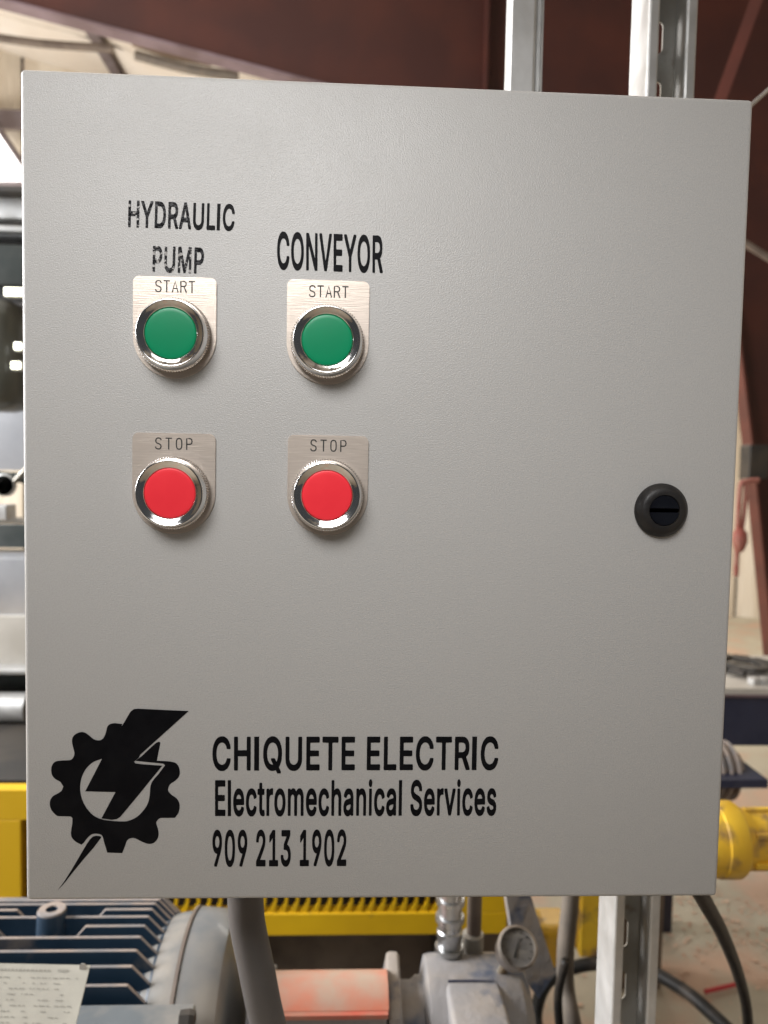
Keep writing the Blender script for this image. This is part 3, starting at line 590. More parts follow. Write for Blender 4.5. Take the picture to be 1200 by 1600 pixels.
SPEC = [
    ('START', (208.5, 338.5), 433, 591.5, (244, 305), (440, 457), 'start legend plate under HYDRAULIC PUMP', 'green start push button under HYDRAULIC PUMP', 'green'),
    ('START', (448.5, 576.5), 438.5, 601, (484, 544), (448, 465), 'start legend plate under CONVEYOR', 'green start push button under CONVEYOR', 'green'),
    ('STOP', (207.5, 337), 677, 834, (244, 301), (685, 702), 'stop legend plate in the hydraulic pump column', 'red stop push button in the hydraulic pump column', 'red'),
    ('STOP', (449.5, 575), 680.5, 836, (486, 541), (688, 705), 'stop legend plate in the conveyor column', 'red stop push button in the conveyor column', 'red')]
for word, (xa, xb), ya, yb, (ta, tb), (ca, cb), l1, l2, cm in SPEC:
    xm = (xa + xb) / 2
    x0 = pp(xa, 500 if word == 'START' else 740)[0]
    x1 = pp(xb, 500 if word == 'START' else 740)[0]
    cx, cz = plate(word, x0, x1, pp(xm, ya)[1], pp(xm, yb)[1], pp(ta, ca)[0], pp(tb, ca)[0], (pp(xm, ca)[1], pp(xm, cb)[1]), l1)
    bt = button(l2, M[cm])
    bt.location = Vector((cx, 0, cz + 0.0002)) - Vector(enc['_o'])
    for c in bt.children:
        c.location = (0, 0, 0)

# the button was modelled about its own axis: undo the shift build() applied for enclosure-relative parts
for o in COL.objects:
    if o.name.startswith('push_button'):
        for q in [o]:
            for v in q.data.vertices:
                v.co += Vector(enc['_o'])

# ---- quarter turn latch
lx, lz = pp(1032, 797)
lt = MB().lathe([(0.0155, -0.00005), (0.0155, -0.0015), (0.0150, -0.0026), (0.0132, -0.0052), (0.0120, -0.0060), (0.0100, -0.0062), (0.0090, -0.0062), (0.0088, -0.0058), (0.0088, -0.0030)],
                c=(lx, 0, lz), seg=72).build('door_latch', M['blackplastic'], enc, smooth=35)
lt['label'] = 'round black quarter turn latch with a slot'
for sgn in (1, -1):
    mb = MB()
    pts = []
    for k in range(25):
        a = math.asin(0.0011 / 0.0086) + (PI - 2 * math.asin(0.0011 / 0.0086)) * k / 24
        pts.append((lx + 0.0086 * math.cos(a), -0.003, lz + sgn * 0.0086 * math.sin(a)))
    mb.poly(pts, (0, -0.0030, 0))
    bmesh.ops.bevel(mb.b, geom=[e for e in mb.b.edges if all(v.co.y < -0.0055 for v in e.verts)], offset=0.0003, segments=2, affect='EDGES')
    mb.build('latch_core', M['slot'], lt, smooth=40)
MB().lathe([(0.0001, -0.0031), (0.0087, -0.0031)], c=(lx, 0, lz), seg=32).build('slot_floor', M['ink'], lt)

# ================================================================== the building
YB = 6.9


def roof_z(x):
    return 4.32 - 0.26 * min(x, 0.3) - 0.03 * max(x - 0.3, 0)


tag(MB().box((0, 2.0, -0.05), (10.4, 10.4, 0.1)).build('floor', M['floor']), kind='structure')
wl = tag(MB().box((0, YB + 0.06, 2.7), (10.6, 0.1, 5.6)).build('back_wall', M['purlin']), kind='structure')
for i in range(9):                                   # puckered liner bays between the girts
    x0, x1 = -5.2 + i * 1.156, -5.2 + (i + 1) * 1.156 - 0.03
    mb = MB()
    n = 12
    g = []
    for a in range(n + 1):
        for b_ in range(7):
            u, v = a / n, b_ / 6
            g.append(mb.b.verts.new((x0 + (x1 - x0) * u, YB - 0.02 - 0.07 * math.sin(PI * u) ** 0.6 + 0.012 * math.sin(9 * u + 5 * v + i), 5.4 * v)))
    for a in range(n):
        for b_ in range(6):
            mb.b.faces.new((g[a * 7 + b_], g[(a + 1) * 7 + b_], g[(a + 1) * 7 + b_ + 1], g[a * 7 + b_ + 1]))
    mb.build('liner_panel', M['wallinsul'], wl, smooth=60)
for z in (3.6, 4.5):
    MB().box((0, YB - 0.14, z), (10.4, 0.06, 0.16)).build('girt', M['purlin'], wl)
for sx in (-1, 1):
    tag(MB().box((sx * 5.25, 1.6, 2.7), (0.1, 10.4, 5.6)).build('side_wall', M['wallinsul']), kind='structure')
cl = MB().poly([(-5.3, -3.2, roof_z(-5.3) + 0.12), (5.3, -3.2, roof_z(5.3) + 0.12), (5.3, YB + 0.1, roof_z(5.3) + 0.12), (-5.3, YB + 0.1, roof_z(-5.3) + 0.12)], (0, 0, 0.05)).build('ceiling', M['purlin'])
tag(cl, kind='structure')
ys = [-3.2, -1.9, -0.6, 0.7, 2.0, 3.3, 4.2, 4.9, 5.6, 6.2, YB]
xs_ = [-5.2, -3.6, -1.95, -0.4, 1.0, 2.4, 3.8, 5.2]
for y0, y1 in zip(ys, ys[1:]):
    for x0, x1 in zip(xs_, xs_[1:]):
        mb = MB()
        n = 8
        g = {}
        for a in range(n + 1):
            for b_ in range(n + 1):
                u, v = a / n, b_ / n
                x, y = x0 + 0.03 + (x1 - x0 - 0.06) * u, y0 + 0.02 + (y1 - y0 - 0.04) * v
                g[a, b_] = mb.b.verts.new((x, y, roof_z(x) + 0.09 - 0.13 * (math.sin(PI * u) * math.sin(PI * v)) ** 0.5))
        for a in range(n):
            for b_ in range(n):
                mb.b.faces.new((g[a, b_], g[a + 1, b_], g[a + 1, b_ + 1], g[a, b_ + 1]))
        mb.build('insulation_panel', M['insul'], cl, smooth=60)
for x in xs_:
    z = roof_z(x)
    MB().poly([(x - 0.04, -3.2, z + 0.08), (x + 0.04, -3.2, z + 0.08), (x + 0.04, -3.2, z + 0.0), (x - 0.04, -3.2, z + 0.0)], (0, YB + 3.2, 0)).build('purlin', M['purlin'], cl)

# red oxide frame: rafter and tapered column in one plane
YF = 3.5
fr = empty('rafter_and_column', tuple(P3(1200, 1000, YF)), 'dark red primed steel rafter and tapered column behind the enclosure', 'rafter')
edge = [(-520, -135), (0, 2), (450, 121), (900, 238), (1095, 330), (1150, 520), (1172, 700), (1200, 980), (1222, 1215)]
ep = [P3(a, b_, YF) for a, b_ in edge]
top = [P3(1700, 1225, YF), P3(1700, -300, YF)]
top[0].z = ep[-1].z
tl = ep[0].copy()
tl.z = roof_z(tl.x) - 0.14
tr = top[1].copy()
tr.z = roof_z(tr.x) - 0.14
MB().poly(ep + [top[0], tr, tl], (0, 0.014, 0)).build('web', M['redoxide'], fr)
for a, b_ in zip(ep, ep[1:]):
    d = (b_ - a).normalized()
    nrm = Vector((d.z, 0, -d.x))
    if nrm.z > 0:
        nrm = -nrm
    if d.z < -0.95:
        nrm = Vector((-1, 0, 0))
    MB().poly([a + Vector((0, -0.045, 0)), b_ + Vector((0, -0.045, 0)), b_ + Vector((0, -0.045, 0)) + nrm * 0.012, a + Vector((0, -0.045, 0)) + nrm * 0.012], (0, 0.10, 0)).build('flange', M['redflange' if abs(d.z) < 0.5 else 'brace'], fr)
for px_ in (760,):
    a = P3(px_, 60, YF - 0.03)
    MB().box((a.x, YF - 0.035, a.z + 0.1), (0.012, 0.07, 0.75)).build('stiffener', M['redoxide'], fr)
jb = P3(1178, 722, YF - 0.2)
tag(MB().box(jb, (0.10, 0.10, 0.17), bevel=0.008).build('junction_box', M['dark'], origin=tuple(jb)), 'small dark box fixed to the red column above the hanging strap', 'junction box')
a, b_ = P3(1118, 175, 2.9), P3(1196, -40, 2.9)
tag(MB().tube([a, b_], 0.035, seg=4, smooth=0).build('diagonal_brace', M['brace'], origin=tuple(a)), 'red diagonal brace rising beside the right strut channel', 'brace')
a, b_ = P3(1140, 365, 2.6), P3(1260, 440, 2.6)
tag(MB().tube([a, b_], 0.014, smooth=0).build('sag_rod', M['brown'], origin=tuple(a)), 'beige rod sloping down right of the enclosure edge', 'rod')
a, b_ = P3(1165, 172, 0.5), P3(1240, 105, 0.7)
tag(MB().tube([a, b_], 0.0022, smooth=0).build('guy_wire', M['galv'], origin=tuple(a)), 'thin pale wire leaving the upper right enclosure corner', 'wire')

# bright translucent panels in the back wall at the left
wp = [P3(x_, y_, YB - 0.17) for x_, y_ in ((-330, 70), (-40, 176), (2, 206), (40, 262), (62, 288), (-330, 288))]
w = empty('wall_window', tuple((wp[4] + wp[5]) / 2), 'bright daylight opening with a sloping top edge left of the enclosure', 'window')
MB().poly(wp, (0, 0.02, 0)).build('pane', M['windowglow'], w)
for p_, q_ in zip(wp, wp[1:] + wp[:1]):
    MB().tube([p_ + Vector((0, -0.01, 0)), q_ + Vector((0, -0.01, 0))], 0.03, seg=4, smooth=0).build('window_frame', M['purlin'], w)
for p_, q_, r_, m_, l_ in (((-60, 50), (176, 76), 0.028, 'brown', 'brown rod standing for the shaded crease under the roof liner above the left end of the enclosure'), ((212, 86), (372, 119), 0.034, 'strap', 'tan streak under the roof liner beside the dark rafter'), ((208, 68), (330, 99), 0.02, 'seam', 'dark brown streak between the roof liner and the rafter')):
    a, b_ = P3(*p_, 5.2), P3(*q_, 5.2)
    tag(MB().tube([a, (a + b_) / 2 + Vector((0, 0, -0.02)), b_], r_, seg=10, smooth=4).build('liner_streak', M[m_], origin=tuple(a)), l_, 'pipe', 'streaks under the roof liner')  # brown rod paints the crease shade, the others add tan and brown streaks

# strap hanging from the column
Yh = 3.1
rp = [P3(1157, 760, Yh), P3(1154, 800, Yh), P3(1153, 835, Yh), P3(1150, 900, Yh)]
hs = tag(MB().tube([P3(1185, 750, Yh), P3(1166, 752, Yh), P3(1157, 760, Yh)] + rp[1:], 0.012).build('hanging_strap', M['rope'], origin=tuple(rp[0])),
         'faded red strap with a knot hanging beside the red column', 'strap')
MB().lathe([(0.001, -0.07), (0.022, -0.055), (0.036, -0.01), (0.032, 0.03), (0.016, 0.05), (0.001, 0.065)], c=P3(1156, 842, Yh), axis='Z', seg=20).build('knot', M['rope'], hs, smooth=60)
MB().tube([P3(1166, 754, Yh), P3(1163, 800, Yh), P3(1158, 835, Yh)], 0.010).build('strap_tail', M['rope'], hs)

# ================================================================== strut channels that carry the enclosure
YS = 0.206
xr = P3(1088, 100, YS).x


def strut(x1, z0, z1, slots_from, label):
    w, d, t, lip, cur = 0.0413, 0.0413, 0.0025, 0.0095, 0.007
    x0 = x1 - w
    y0, y1 = YS, YS + d
    o = empty('strut_channel', (x0 + w / 2, YS + d / 2, z0), label, 'strut channel', 'galvanised strut channels behind the enclosure')
    for xa, sg in ((x0, 1), (x1, -1)):
        sec = [(xa, y1), (xa, y0 + 0.002), (xa + sg * 0.0008, y0 + 0.0006), (xa + sg * 0.002, y0), (xa + sg * (lip - 0.002), y0), (xa + sg * (lip - 0.0006), y0 + 0.0006), (xa + sg * lip, y0 + 0.002),
               (xa + sg * lip, y0 + cur), (xa + sg * (lip - t), y0 + cur), (xa + sg * (lip - t), y0 + t), (xa + sg * t, y0 + t), (xa + sg * t, y1)]
        MB().poly([(a, b_, z0) for a, b_ in sec], (0, 0, z1 - z0)).build('side_flange', M['galv'], o)
    mb = MB()
    cx = (x0 + x1) / 2
    sw, sl, pitch = 0.0143, 0.0285, 0.0508
    for sg in (-1, 1):
        xa, xb = cx + sg * sw / 2, cx + sg * (w / 2 - t)
        mb.box(((xa + xb) / 2, y1 - t / 2 + 0.0002, (z0 + z1) / 2), (abs(xb - xa), t, z1 - z0))
    z = slots_from - math.floor((slots_from - z0) / pitch) * pitch
    zs = []
    while z < z1 - 0.03:
        zs.append(z)
        z += pitch
    prev = z0
    for z in zs + [z1 + sl]:
        e = min(z, z1)
        if e > prev:                         # bridge with rounded slot ends
            pts = []
            for k in range(9):
                a = PI * k / 8
                pts.append((cx - sw / 2 * math.cos(a), y1, e + (-0.0 + (sw / 2) * math.sin(a) - sw / 2 if z <= z1 else 0)))
            for k in range(9):
                a = PI * k / 8
                pts.append((cx + sw / 2 * math.cos(a), y1, prev - sw / 2 * math.sin(a) + sw / 2))
            # concave ends: corners filled, middle open
            bo = [(cx - sw / 2, e), (cx + sw / 2, e), (cx + sw / 2, prev), (cx - sw / 2, prev)]
            mb.box((cx, y1 - t / 2, (prev + e) / 2), (sw + 0.0004, t * 0.9, e - prev))
            for (zc_, s2) in ((e, 1), (prev, -1)):
                for sg in (-1, 1):           # small corner gussets make the slot end round
                    mb.poly([(cx + sg * sw / 2, y1, zc_), (cx + sg * sw / 2, y1, zc_ + s2 * 0.0045), (cx + sg * (sw / 2 - 0.0012), y1, zc_ + s2 * 0.0018), (cx + sg * (sw / 2 - 0.0045), y1, zc_)], (0, -t * 0.8, 0))
        prev = z + sl
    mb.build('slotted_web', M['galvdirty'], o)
    return o


s0 = P3(990, 1480, YS + 0.04).z
strut(xr, 0.0, 2.45, s0, 'slotted galvanised strut channel running above and below the right side of the enclosure')
# left post: plain face with a folded lip
xl0, xl1 = P3(797, 70, YS).x, P3(849, 70, YS).x
lp = empty('steel_post', ((xl0 + xl1) / 2, YS + 0.01, ZP + 0.05), 'plain galvanised steel post showing above the middle of the enclosure', 'steel post')
sec = [(xl0, YS + 0.02), (xl0, YS + 0.0015), (xl0 + 0.0015, YS), (xl0 + 0.019, YS), (xl0 + 0.0215, YS + 0.002), (xl0 + 0.0235, YS + 0.006), (xl0 + 0.026, YS + 0.006), (xl0 + 0.0265, YS + 0.002), (xl1, YS + 0.001), (xl1, YS + 0.02)]
MB().poly([(a, b_, ZP + 0.05) for a, b_ in sec], (0, 0, 1.35)).build('post_profile', M['galv'], lp)
MB().box(((xl0 + xr) / 2, YS + 0.05, ZP + 0.12), (xr - xl0, 0.012, 0.04)).build('cross_bar', M['galv'], lp)

# ================================================================== conduit and cables
cnd = tag(MB().tube([P3(383, 1385, 0.10), P3(386, 1440, 0.10), P3(398, 1500, 0.10), P3(412, 1570, 0.105), P3(430, 1650, 0.12), P3(450, 1780, 0.16), P3(470, 1950, 0.25)], 0.0128, seg=28, smooth=8).build('flexible_conduit', M['conduit'], origin=tuple(P3(383, 1385, 0.10))),
          'thick grey flexible conduit dropping from the underside of the enclosure', 'conduit')
for o in (cnd,):
    for f in o.data.polygons:
        f.use_smooth = True


def cable(pts, r, label, cat='cable', m='rubber', name='black_cable'):
    o = MB().tube(pts, r, seg=16, smooth=8).build(name, M[m], origin=tuple(pts[0]))
    for f in o.data.polygons:
        f.use_smooth = True
    return tag(o, label, cat)


cable([P3(1085, 1380, 0.15), P3(1102, 1410, 0.2), P3(1130, 1462, 0.3), P3(1156, 1530, 0.45), P3(1168, 1590, 0.55), P3(1168, 1680, 0.7), P3(1150, 1800, 0.9)], 0.0068,
      'black cable curving down from the lower right corner of the enclosure')
cable([P3(845, 1640, 0.95), P3(838, 1580, 1.0), P3(862, 1528, 1.0), P3(925, 1506, 1.0), P3(1000, 1512, 1.0), P3(1062, 1543, 0.95), P3(1110, 1582, 0.9), P3(1165, 1640, 0.85), P3(1250, 1760, 0.8)], 0.0125,
      'thick black cable arching behind the slotted strut channel near the floor')
cable([P3(893, 1370, 0.62), P3(890, 1420, 0.62), P3(884, 1480, 0.62), P3(884, 1540, 0.62), P3(895, 1600, 0.6), P3(915, 1700, 0.6)], 0.0125,
      'grey brown hose hanging between the pressure gauge and the strut channel', 'hose', 'strap', 'hanging_hose')
cable([P3(884, 1500, 0.58), P3(872, 1560, 0.58), P3(880, 1640, 0.58), P3(900, 1700, 0.58)], 0.006, 'thin black cable looping under the grey brown hose')
rs = [P3(1112, 1550, 1.75), P3(1152, 1540, 1.75)]
for p in rs:
    p.z = 0.012
d0 = (P3(1130, 1545, 1) - CAM)
t0 = -(CAM.z - 0.012) / d0.z
c0 = CAM + d0 * t0
tag(MB().tube([c0 + Vector((-0.055, -0.01, 0)), c0 + Vector((0.055, 0.02, 0))], 0.006, seg=8, smooth=0).build('red_stick', M['redpaint'], origin=tuple(c0)), 'small red stick lying on the dusty concrete floor', 'stick')

# ================================================================== blue electric motor
YC, ZC = 0.471, ZP - 0.4458
mt_ = empty('electric_motor', (-0.25, YC, ZC - 0.22), 'dusty dark blue finned electric motor below the enclosure', 'motor')
XT = -0.034                                                     # tips of the fins
MB().lathe([(0.1, -0.70), (0.126, -0.695), (0.126, -0.042), (0.130, -0.034)], c=(0, YC, ZC), axis='X', seg=72).build('stator_body', M['motorblue'], mt_, smooth=40)
MB().lathe([(0.126, -0.044), (0.132, -0.027), (0.134, -0.015), (0.134, -0.006)], c=(0, YC, ZC), axis='X', seg=72).build('frame_ring', M['dustyblue'], mt_, smooth=40)
MB().lathe([(0.134, -0.0075), (0.1405, -0.007), (0.141, -0.003), (0.137, -0.0025)], c=(0, YC, ZC), axis='X', seg=72).build('flange_ring', M['brown'], mt_, smooth=40)
MB().lathe([(0.137, -0.0027), (0.1395, -0.001), (0.137, 0.030), (0.130, 0.043), (0.11, 0.048), (0.06, 0.050), (0.03, 0.06), (0.001, 0.06)], c=(0, YC, ZC), axis='X', seg=72).build('end_bell', M['bell'], mt_, smooth=35)
M['fin2'] = M['dustyedge']


def fin(k, xa, xb, chl, chr_):
    y = YC + (2 - k) * 0.017
    dy = y - YC
    zt = ZC + math.sqrt(0.15 ** 2 - dy ** 2)
    zb = ZC + math.sqrt(max(0.1255 ** 2 - dy ** 2, 0)) - 0.004
    hh = min(0.021, zt - zb)
    pts = [(xa, zb), (xa + (0.020 if chl else 0), zt) if chl else (xa, zt), (xb - 0.020, zt) if chr_ else (xb, zt), (xb, zt - hh), (xb, zb)]
    if chl:
        pts = [(xa, zb), (xa, zt - hh), (xa + 0.018, zt)] + pts[2:]
    pts = [p for i, p in enumerate(pts) if p != pts[i - 1]]
    mb = MB().poly([(a, y - 0.0021, b_) for a, b_ in pts], (0, 0.0042, 0))
    bmesh.ops.bevel(mb.b, geom=[e for e in mb.b.edges if all(v.co.z > zt - hh - 1e-4 for v in e.verts)], offset=0.0009, segments=1, affect='EDGES')
    o = mb.build('cooling_fin', M['motorblue'], mt_)
    o.data.materials.append(M['dustyedge'])
    for p in o.data.polygons:                                   # dust settled on the upward faces
        if p.normal.z > 0.35:
            p.material_index = 1
    return o


gx0, gx1 = P3(44, 1417, YC).x, P3(134, 1417, YC).x
for k in range(-5, 9):
    if k in (1, 3):
        off = 0 if k == 1 else -0.012
        fin(k, -0.69, gx0 + off, False, True)
        fin(k, gx1 + off, XT, True, True)
    elif k >= 8:
        fin(k, -0.69, XT, False, True)
    else:
        fin(k, -0.69, XT, False, True)
bs = P3(81, 1420, YC)
zt = bs.z
bo = MB().lathe([(0.019, -0.05), (0.0165, -0.002), (0.0155, 0), (0.0072, 0), (0.0068, -0.001), (0.0068, -0.02)], c=(bs.x, YC + 0.0, zt), axis='Z', seg=36).build('lifting_boss', M['motorblue'], mt_, smooth=40)
bo.data.materials.append(M['dustyedge'])
for p in bo.data.polygons:
    if p.normal.z > 0.35:
        p.material_index = 1
# terminal box with nameplate
ya = 0.268
tb0, tb1 = P3(-160, 1570, ya), P3(287, 1570, ya)
ztb = P3(287, 1567, ya + 0.06).z
MB().box(((tb0.x + tb1.x) / 2, ya + 0.030, ztb - 0.06), (tb1.x - tb0.x, 0.06, 0.12), bevel=0.003).build('terminal_box', M['dustyblue'], mt_, smooth=40)
bp0 = P3(300, 1592, ya + 0.03)
MB().lathe([(0.008, -0.012), (0.009, -0.002), (0.007, 0.003), (0.001, 0.004)], c=bp0, axis='X', seg=6).build('bolt', M['dark'], mt_)
# plate: leaning, on stand offs
p_tr, p_tl, p_br, p_bl = P3(141, 1508, 0.272), P3(-90, 1503, 0.272), P3(118, 1602, 0.240), P3(-115, 1602, 0.240)
ey = (p_br - p_tr) * 1.5
nm = (p_tl - p_tr).cross(ey).normalized()
if nm.y > 0:
    nm = -nm
npl = MB().poly([p_tr, p_tl, p_tl + ey, p_tr + ey], -nm * 0.0012).build('nameplate', M['nameplate'], mt_)
ux, uy = (p_tl - p_tr), ey
pm = MB()


def mark(u0, u1, v0, v1):
    a = [p_tr + ux * u + uy * v + nm * 0.0004 for u, v in ((u0, v0), (u1, v0), (u1, v1), (u0, v1))]
    pm.b.faces.new([pm.b.verts.new(q) for q in a])


u = 0.10
mark(0.14, 0.21, 0.055, 0.085)
u = 0.26
while u < 0.95:
    l = rnd(0.012, 0.035)
    mark(u, u + l, 0.06, 0.085)
    u += l + 0.008
for row in range(11):
    u = 0.06
    while u < 0.95:
        l = rnd(0.01, 0.05)
        if random.random() < 0.62:
            mark(u, u + l, 0.15 + row * 0.062, 0.163 + row * 0.062)
        u += l + 0.012
pm.build('faded_print', M['print'], npl)
MB().lathe([(0.0035, 0), (0.003, 0.0015), (0.001, 0.002)], c=p_tr + ux * 0.045 + uy * 0.03 + nm * 0.0018, axis='Y', seg=12).build('rivet', M['galv'], npl)
MB().box((-0.3, YC, ZC - 0.165), (0.5, 0.22, 0.09), bevel=0.004).build('foot', M['motorblue'], mt_)
sk = tag(MB().box((0.05, YC, 0.24), (1.7, 0.42, 0.46), bevel=0.006).build('machine_skid', M['dark'], origin=(0.05, YC, 0.01)), 'dark steel base under the motor and pump', 'machine base')

# ================================================================== coupling guard and pump
gd = empty('coupling_guard', (0.12, YC, ZC - 0.1), 'salmon painted coupling guard between motor and pump', 'guard')
gxa, gxb = P3(405, 1540, YC - 0.05).x, P3(607, 1540, YC - 0.05).x
gy, gz, gr = 0.439, ZP - 0.408, 0.053
af = PI - R(48)
n0 = 22
mb = MB()
for rr, rev in ((gr, 0), (gr - 0.003, 1)):
    pass
arc = [(gr * math.cos(af * k / n0), gr * math.sin(af * k / n0)) for k in range(n0 + 1)]
inn = [((gr - 0.003) * math.cos(af * k / n0), (gr - 0.003) * math.sin(af * k / n0)) for k in range(n0, -1, -1)]
mb.poly([(gxa, gy + p[0], gz + p[1]) for p in arc + inn], (gxb - gxa, 0, 0))
mb.build('guard_shell', M['salmon'], gd, smooth=30)
fy, fz = gy + gr * math.cos(af), gz + gr * math.sin(af)
MB().box(((gxa + gxb) / 2, fy - 0.003, fz - 0.003), (gxb - gxa - 0.002, 0.008, 0.005)).build('guard_lip', M['lip'], gd)
MB().box(((gxa + gxb) / 2, fy + 0.030, fz - 0.075), (gxb - gxa - 0.004, 0.062, 0.138), bevel=0.004).build('guard_base', M['pump'], gd)
MB().lathe([(0.03, gxa - 0.016), (0.092, gxa - 0.014), (0.092, gxa - 0.003), (0.03, gxa - 0.001)], c=(0, YC, ZC - 0.01), axis='X', seg=40).build('mounting_flange', M['pump'], gd, smooth=40)
for k in range(6):
    a = k * PI / 3 + 0.35
    MB().lathe([(0.008, gxa - 0.004), (0.008, gxa + 0.006), (0.006, gxa + 0.008)], c=(0, YC + 0.09 * math.cos(a), ZC - 0.01 + 0.09 * math.sin(a)), axis='X', seg=6).build('bolt', M['bell'], gd)

pu = empty('hydraulic_pump', (0.32, YC, ZC - 0.1), 'dusty grey cast hydraulic pump at the end of the salmon guard', 'pump')
px0, px1 = P3(664, 1540, 0.44).x, P3(836, 1540, 0.44).x
zt = P3(740, 1512, 0.47).z
MB().lathe([(0.02, gxb), (0.088, gxb + 0.001), (0.09, gxb + 0.004), (0.09, gxb + 0.014), (0.086, gxb + 0.017), (0.02, gxb + 0.018)], c=(0, YC, ZC), axis='X', seg=6, a0=0.26, a1=0.26 + 2 * PI).build('pump_flange', M['pump'], pu, smooth=40)
MB().lathe([(0.052, gxb + 0.016), (0.055, gxb + 0.02), (0.055, px0 - 0.012), (0.060, px0 - 0.006), (0.060, px0 + 0.01)], c=(0, YC, ZC), axis='X', seg=36).build('pump_neck', M['pump'], pu, smooth=40)
MB().lathe([(0.060, px0), (0.084, px0 + 0.006), (0.086, px0 + 0.014), (0.086, px1 - 0.035), (0.080, px1 - 0.014), (0.066, px1 - 0.002), (0.02, px1)], c=(0, YC, zt - 0.083), axis='X', seg=14).build('pump_housing', M['pump'], pu, smooth=30)
MB().box(((px0 + px1) / 2 - 0.008, YC - 0.040, zt - 0.047), ((px1 - px0) * 0.50, 0.125, 0.090), bevel=0.006).build('port_block', M['pump'], pu, smooth=30)
MB().box(((px0 + px1) / 2 - 0.010, YC - 0.020, zt - 0.0035), ((px1 - px0) * 0.42, 0.010, 0.006)).build('port_gap', M['navy'], pu)
MB().lathe([(0.036, px0 - 0.03), (0.036, px0 + 0.03)], c=(0, YC - 0.045, ZC - 0.03), axis='X', seg=24).build('drain_cap', M['navy'], pu, smooth=30)
for k in range(5):
    a = -0.5 + k * 1.05
    MB().lathe([(0.0095, px1 - 0.012), (0.0095, px1 + 0.006), (0.0075, px1 + 0.009)], c=(0, YC + 0.068 * math.cos(a + PI), zt - 0.083 + 0.068 * math.sin(a + PI)), axis='X', seg=6).build('bolt', M['bell'], pu)

# fittings above the pump
fx = P3(703, 1440, 0.50)
ft = empty('pipe_riser', (fx.x, 0.50, zt), 'galvanised pipe riser with collars between pump and enclosure', 'pipe')
zz = P3(703, 1500, 0.50).z
MB().lathe([(0.0155, zz - 0.02), (0.0155, zz + 0.03), (0.0165, zz + 0.032), (0.0165, zz + 0.040), (0.0150, zz + 0.042), (0.0150, zz + 0.20)], c=(fx.x, 0.50, 0), axis='Z', seg=28).build('riser_tube', M['riser'], ft, smooth=35)
for h_ in (0.012, 0.052, 0.075):
    MB().lathe([(0.015, zz + h_), (0.0185, zz + h_ + 0.001), (0.0185, zz + h_ + 0.007), (0.015, zz + h_ + 0.008)], c=(fx.x, 0.50, 0), axis='Z', seg=28).build('collar', M['riser'], ft, smooth=35)
bx = P3(741, 1430, 0.52)
MB().tube([P3(743, 1350, 0.52), P3(742, 1400, 0.52), P3(740, 1470, 0.52), P3(738, 1500, 0.52)], 0.0095, seg=16).build('brown_tube', M['brown'], ft, smooth=60)
q = P3(738, 1482, 0.52)
MB().lathe([(0.014, -0.02), (0.0145, 0.02), (0.010, 0.022)], c=q, axis='Z', seg=20).build('socket', M['galvdirty'], ft, smooth=40)

# pressure gauge
gc = P3(808, 1481, 0.44)
ga = empty('pressure_gauge', tuple(gc), 'round dusty pressure gauge with grey dial right of the pipe riser', 'gauge')
nv = (CAM - gc).normalized() + Vector((0.28, 0, 0.30))
nv.normalize()
rotg = nv.to_track_quat('Z', 'Y').to_matrix()


def placed(mb, rot, c):
    for v in mb.b.verts:
        v.co = rot @ v.co + Vector(c)
    return mb


placed(MB().lathe([(0.006, -0.026), (0.0215, -0.024), (0.0225, -0.020), (0.0225, -0.001), (0.0245, 0.0), (0.0245, 0.003), (0.0215, 0.0045), (0.0205, 0.002), (0.0205, 0.0)], axis='Z', seg=44), rotg, gc).build('gauge_case', M['gaugecase'], ga, smooth=35)
dl = placed(MB().lathe([(0.0001, 0.0008), (0.0204, 0.0008)], axis='Z', seg=36), rotg, gc).build('dial', M['dial'], ga)
mb = MB().poly([(-0.012, -0.0035, 0.0014), (-0.010, -0.0060, 0.0014), (0.011, 0.0058, 0.0014)], (0, 0, 0.0004))
ax = rotg @ Matrix.Rotation(R(38), 3, 'Z')
placed(mb, ax, gc).build('needle', M['ink'], ga)
mb = MB()
for k in range(11):
    a = R(225 - 27 * k)
    rm = Matrix.Rotation(a, 3, 'Z')
    mb.box(rm @ Vector((0.0172, 0, 0.0012)), (0.003, 0.0006, 0.0003), rot=rm)
placed(mb, rotg, gc).build('tick_marks', M['ink'], ga)
MB().tube([gc - nv * 0.012 + Vector((-0.006, 0.01, -0.02)), gc - nv * 0.012 + Vector((-0.028, 0.02, -0.075))], 0.006, seg=12, smooth=0).build('stem', M['galvdirty'], ga)
a = [P3(790, 1395, 0.66), P3(828, 1395, 0.66), P3(868, 1520, 0.66), P3(842, 1560, 0.66), P3(810, 1520, 0.66)]
tag(MB().poly(a, (0, 0.03, 0)).build('support_bracket', M['pump'], origin=tuple(a[2])), 'pale grey sloping steel bracket behind the pressure gauge', 'bracket')

# ================================================================== yellow machine with a grille
YY = 1.0
yl, yr = P3(-420, 1300, YY).x, P3(793, 1430, YY).x
zt_, zb_ = P3(20, 1234, YY).z, P3(600, 1461, YY).z
yg = empty('yellow_machine', ((yl + yr) / 2, YY + 0.25, zb_), 'yellow machine housing with a slatted grille behind the motor', 'machine')
zg0, zg1 = P3(600, 1427, YY).z, P3(20, 1282, YY).z
xg0, xg1 = P3(33, 1340, YY).x, P3(690, 1420, YY).x


def bx(x0, x1, z0, z1, nm, m='yellow', y0=YY, y1=YY + 0.03, par=yg, bev=0.002):
    return MB().box(((x0 + x1) / 2, (y0 + y1) / 2, (z0 + z1) / 2), (x1 - x0, y1 - y0, z1 - z0), bevel=bev).build(nm, M[m], par)


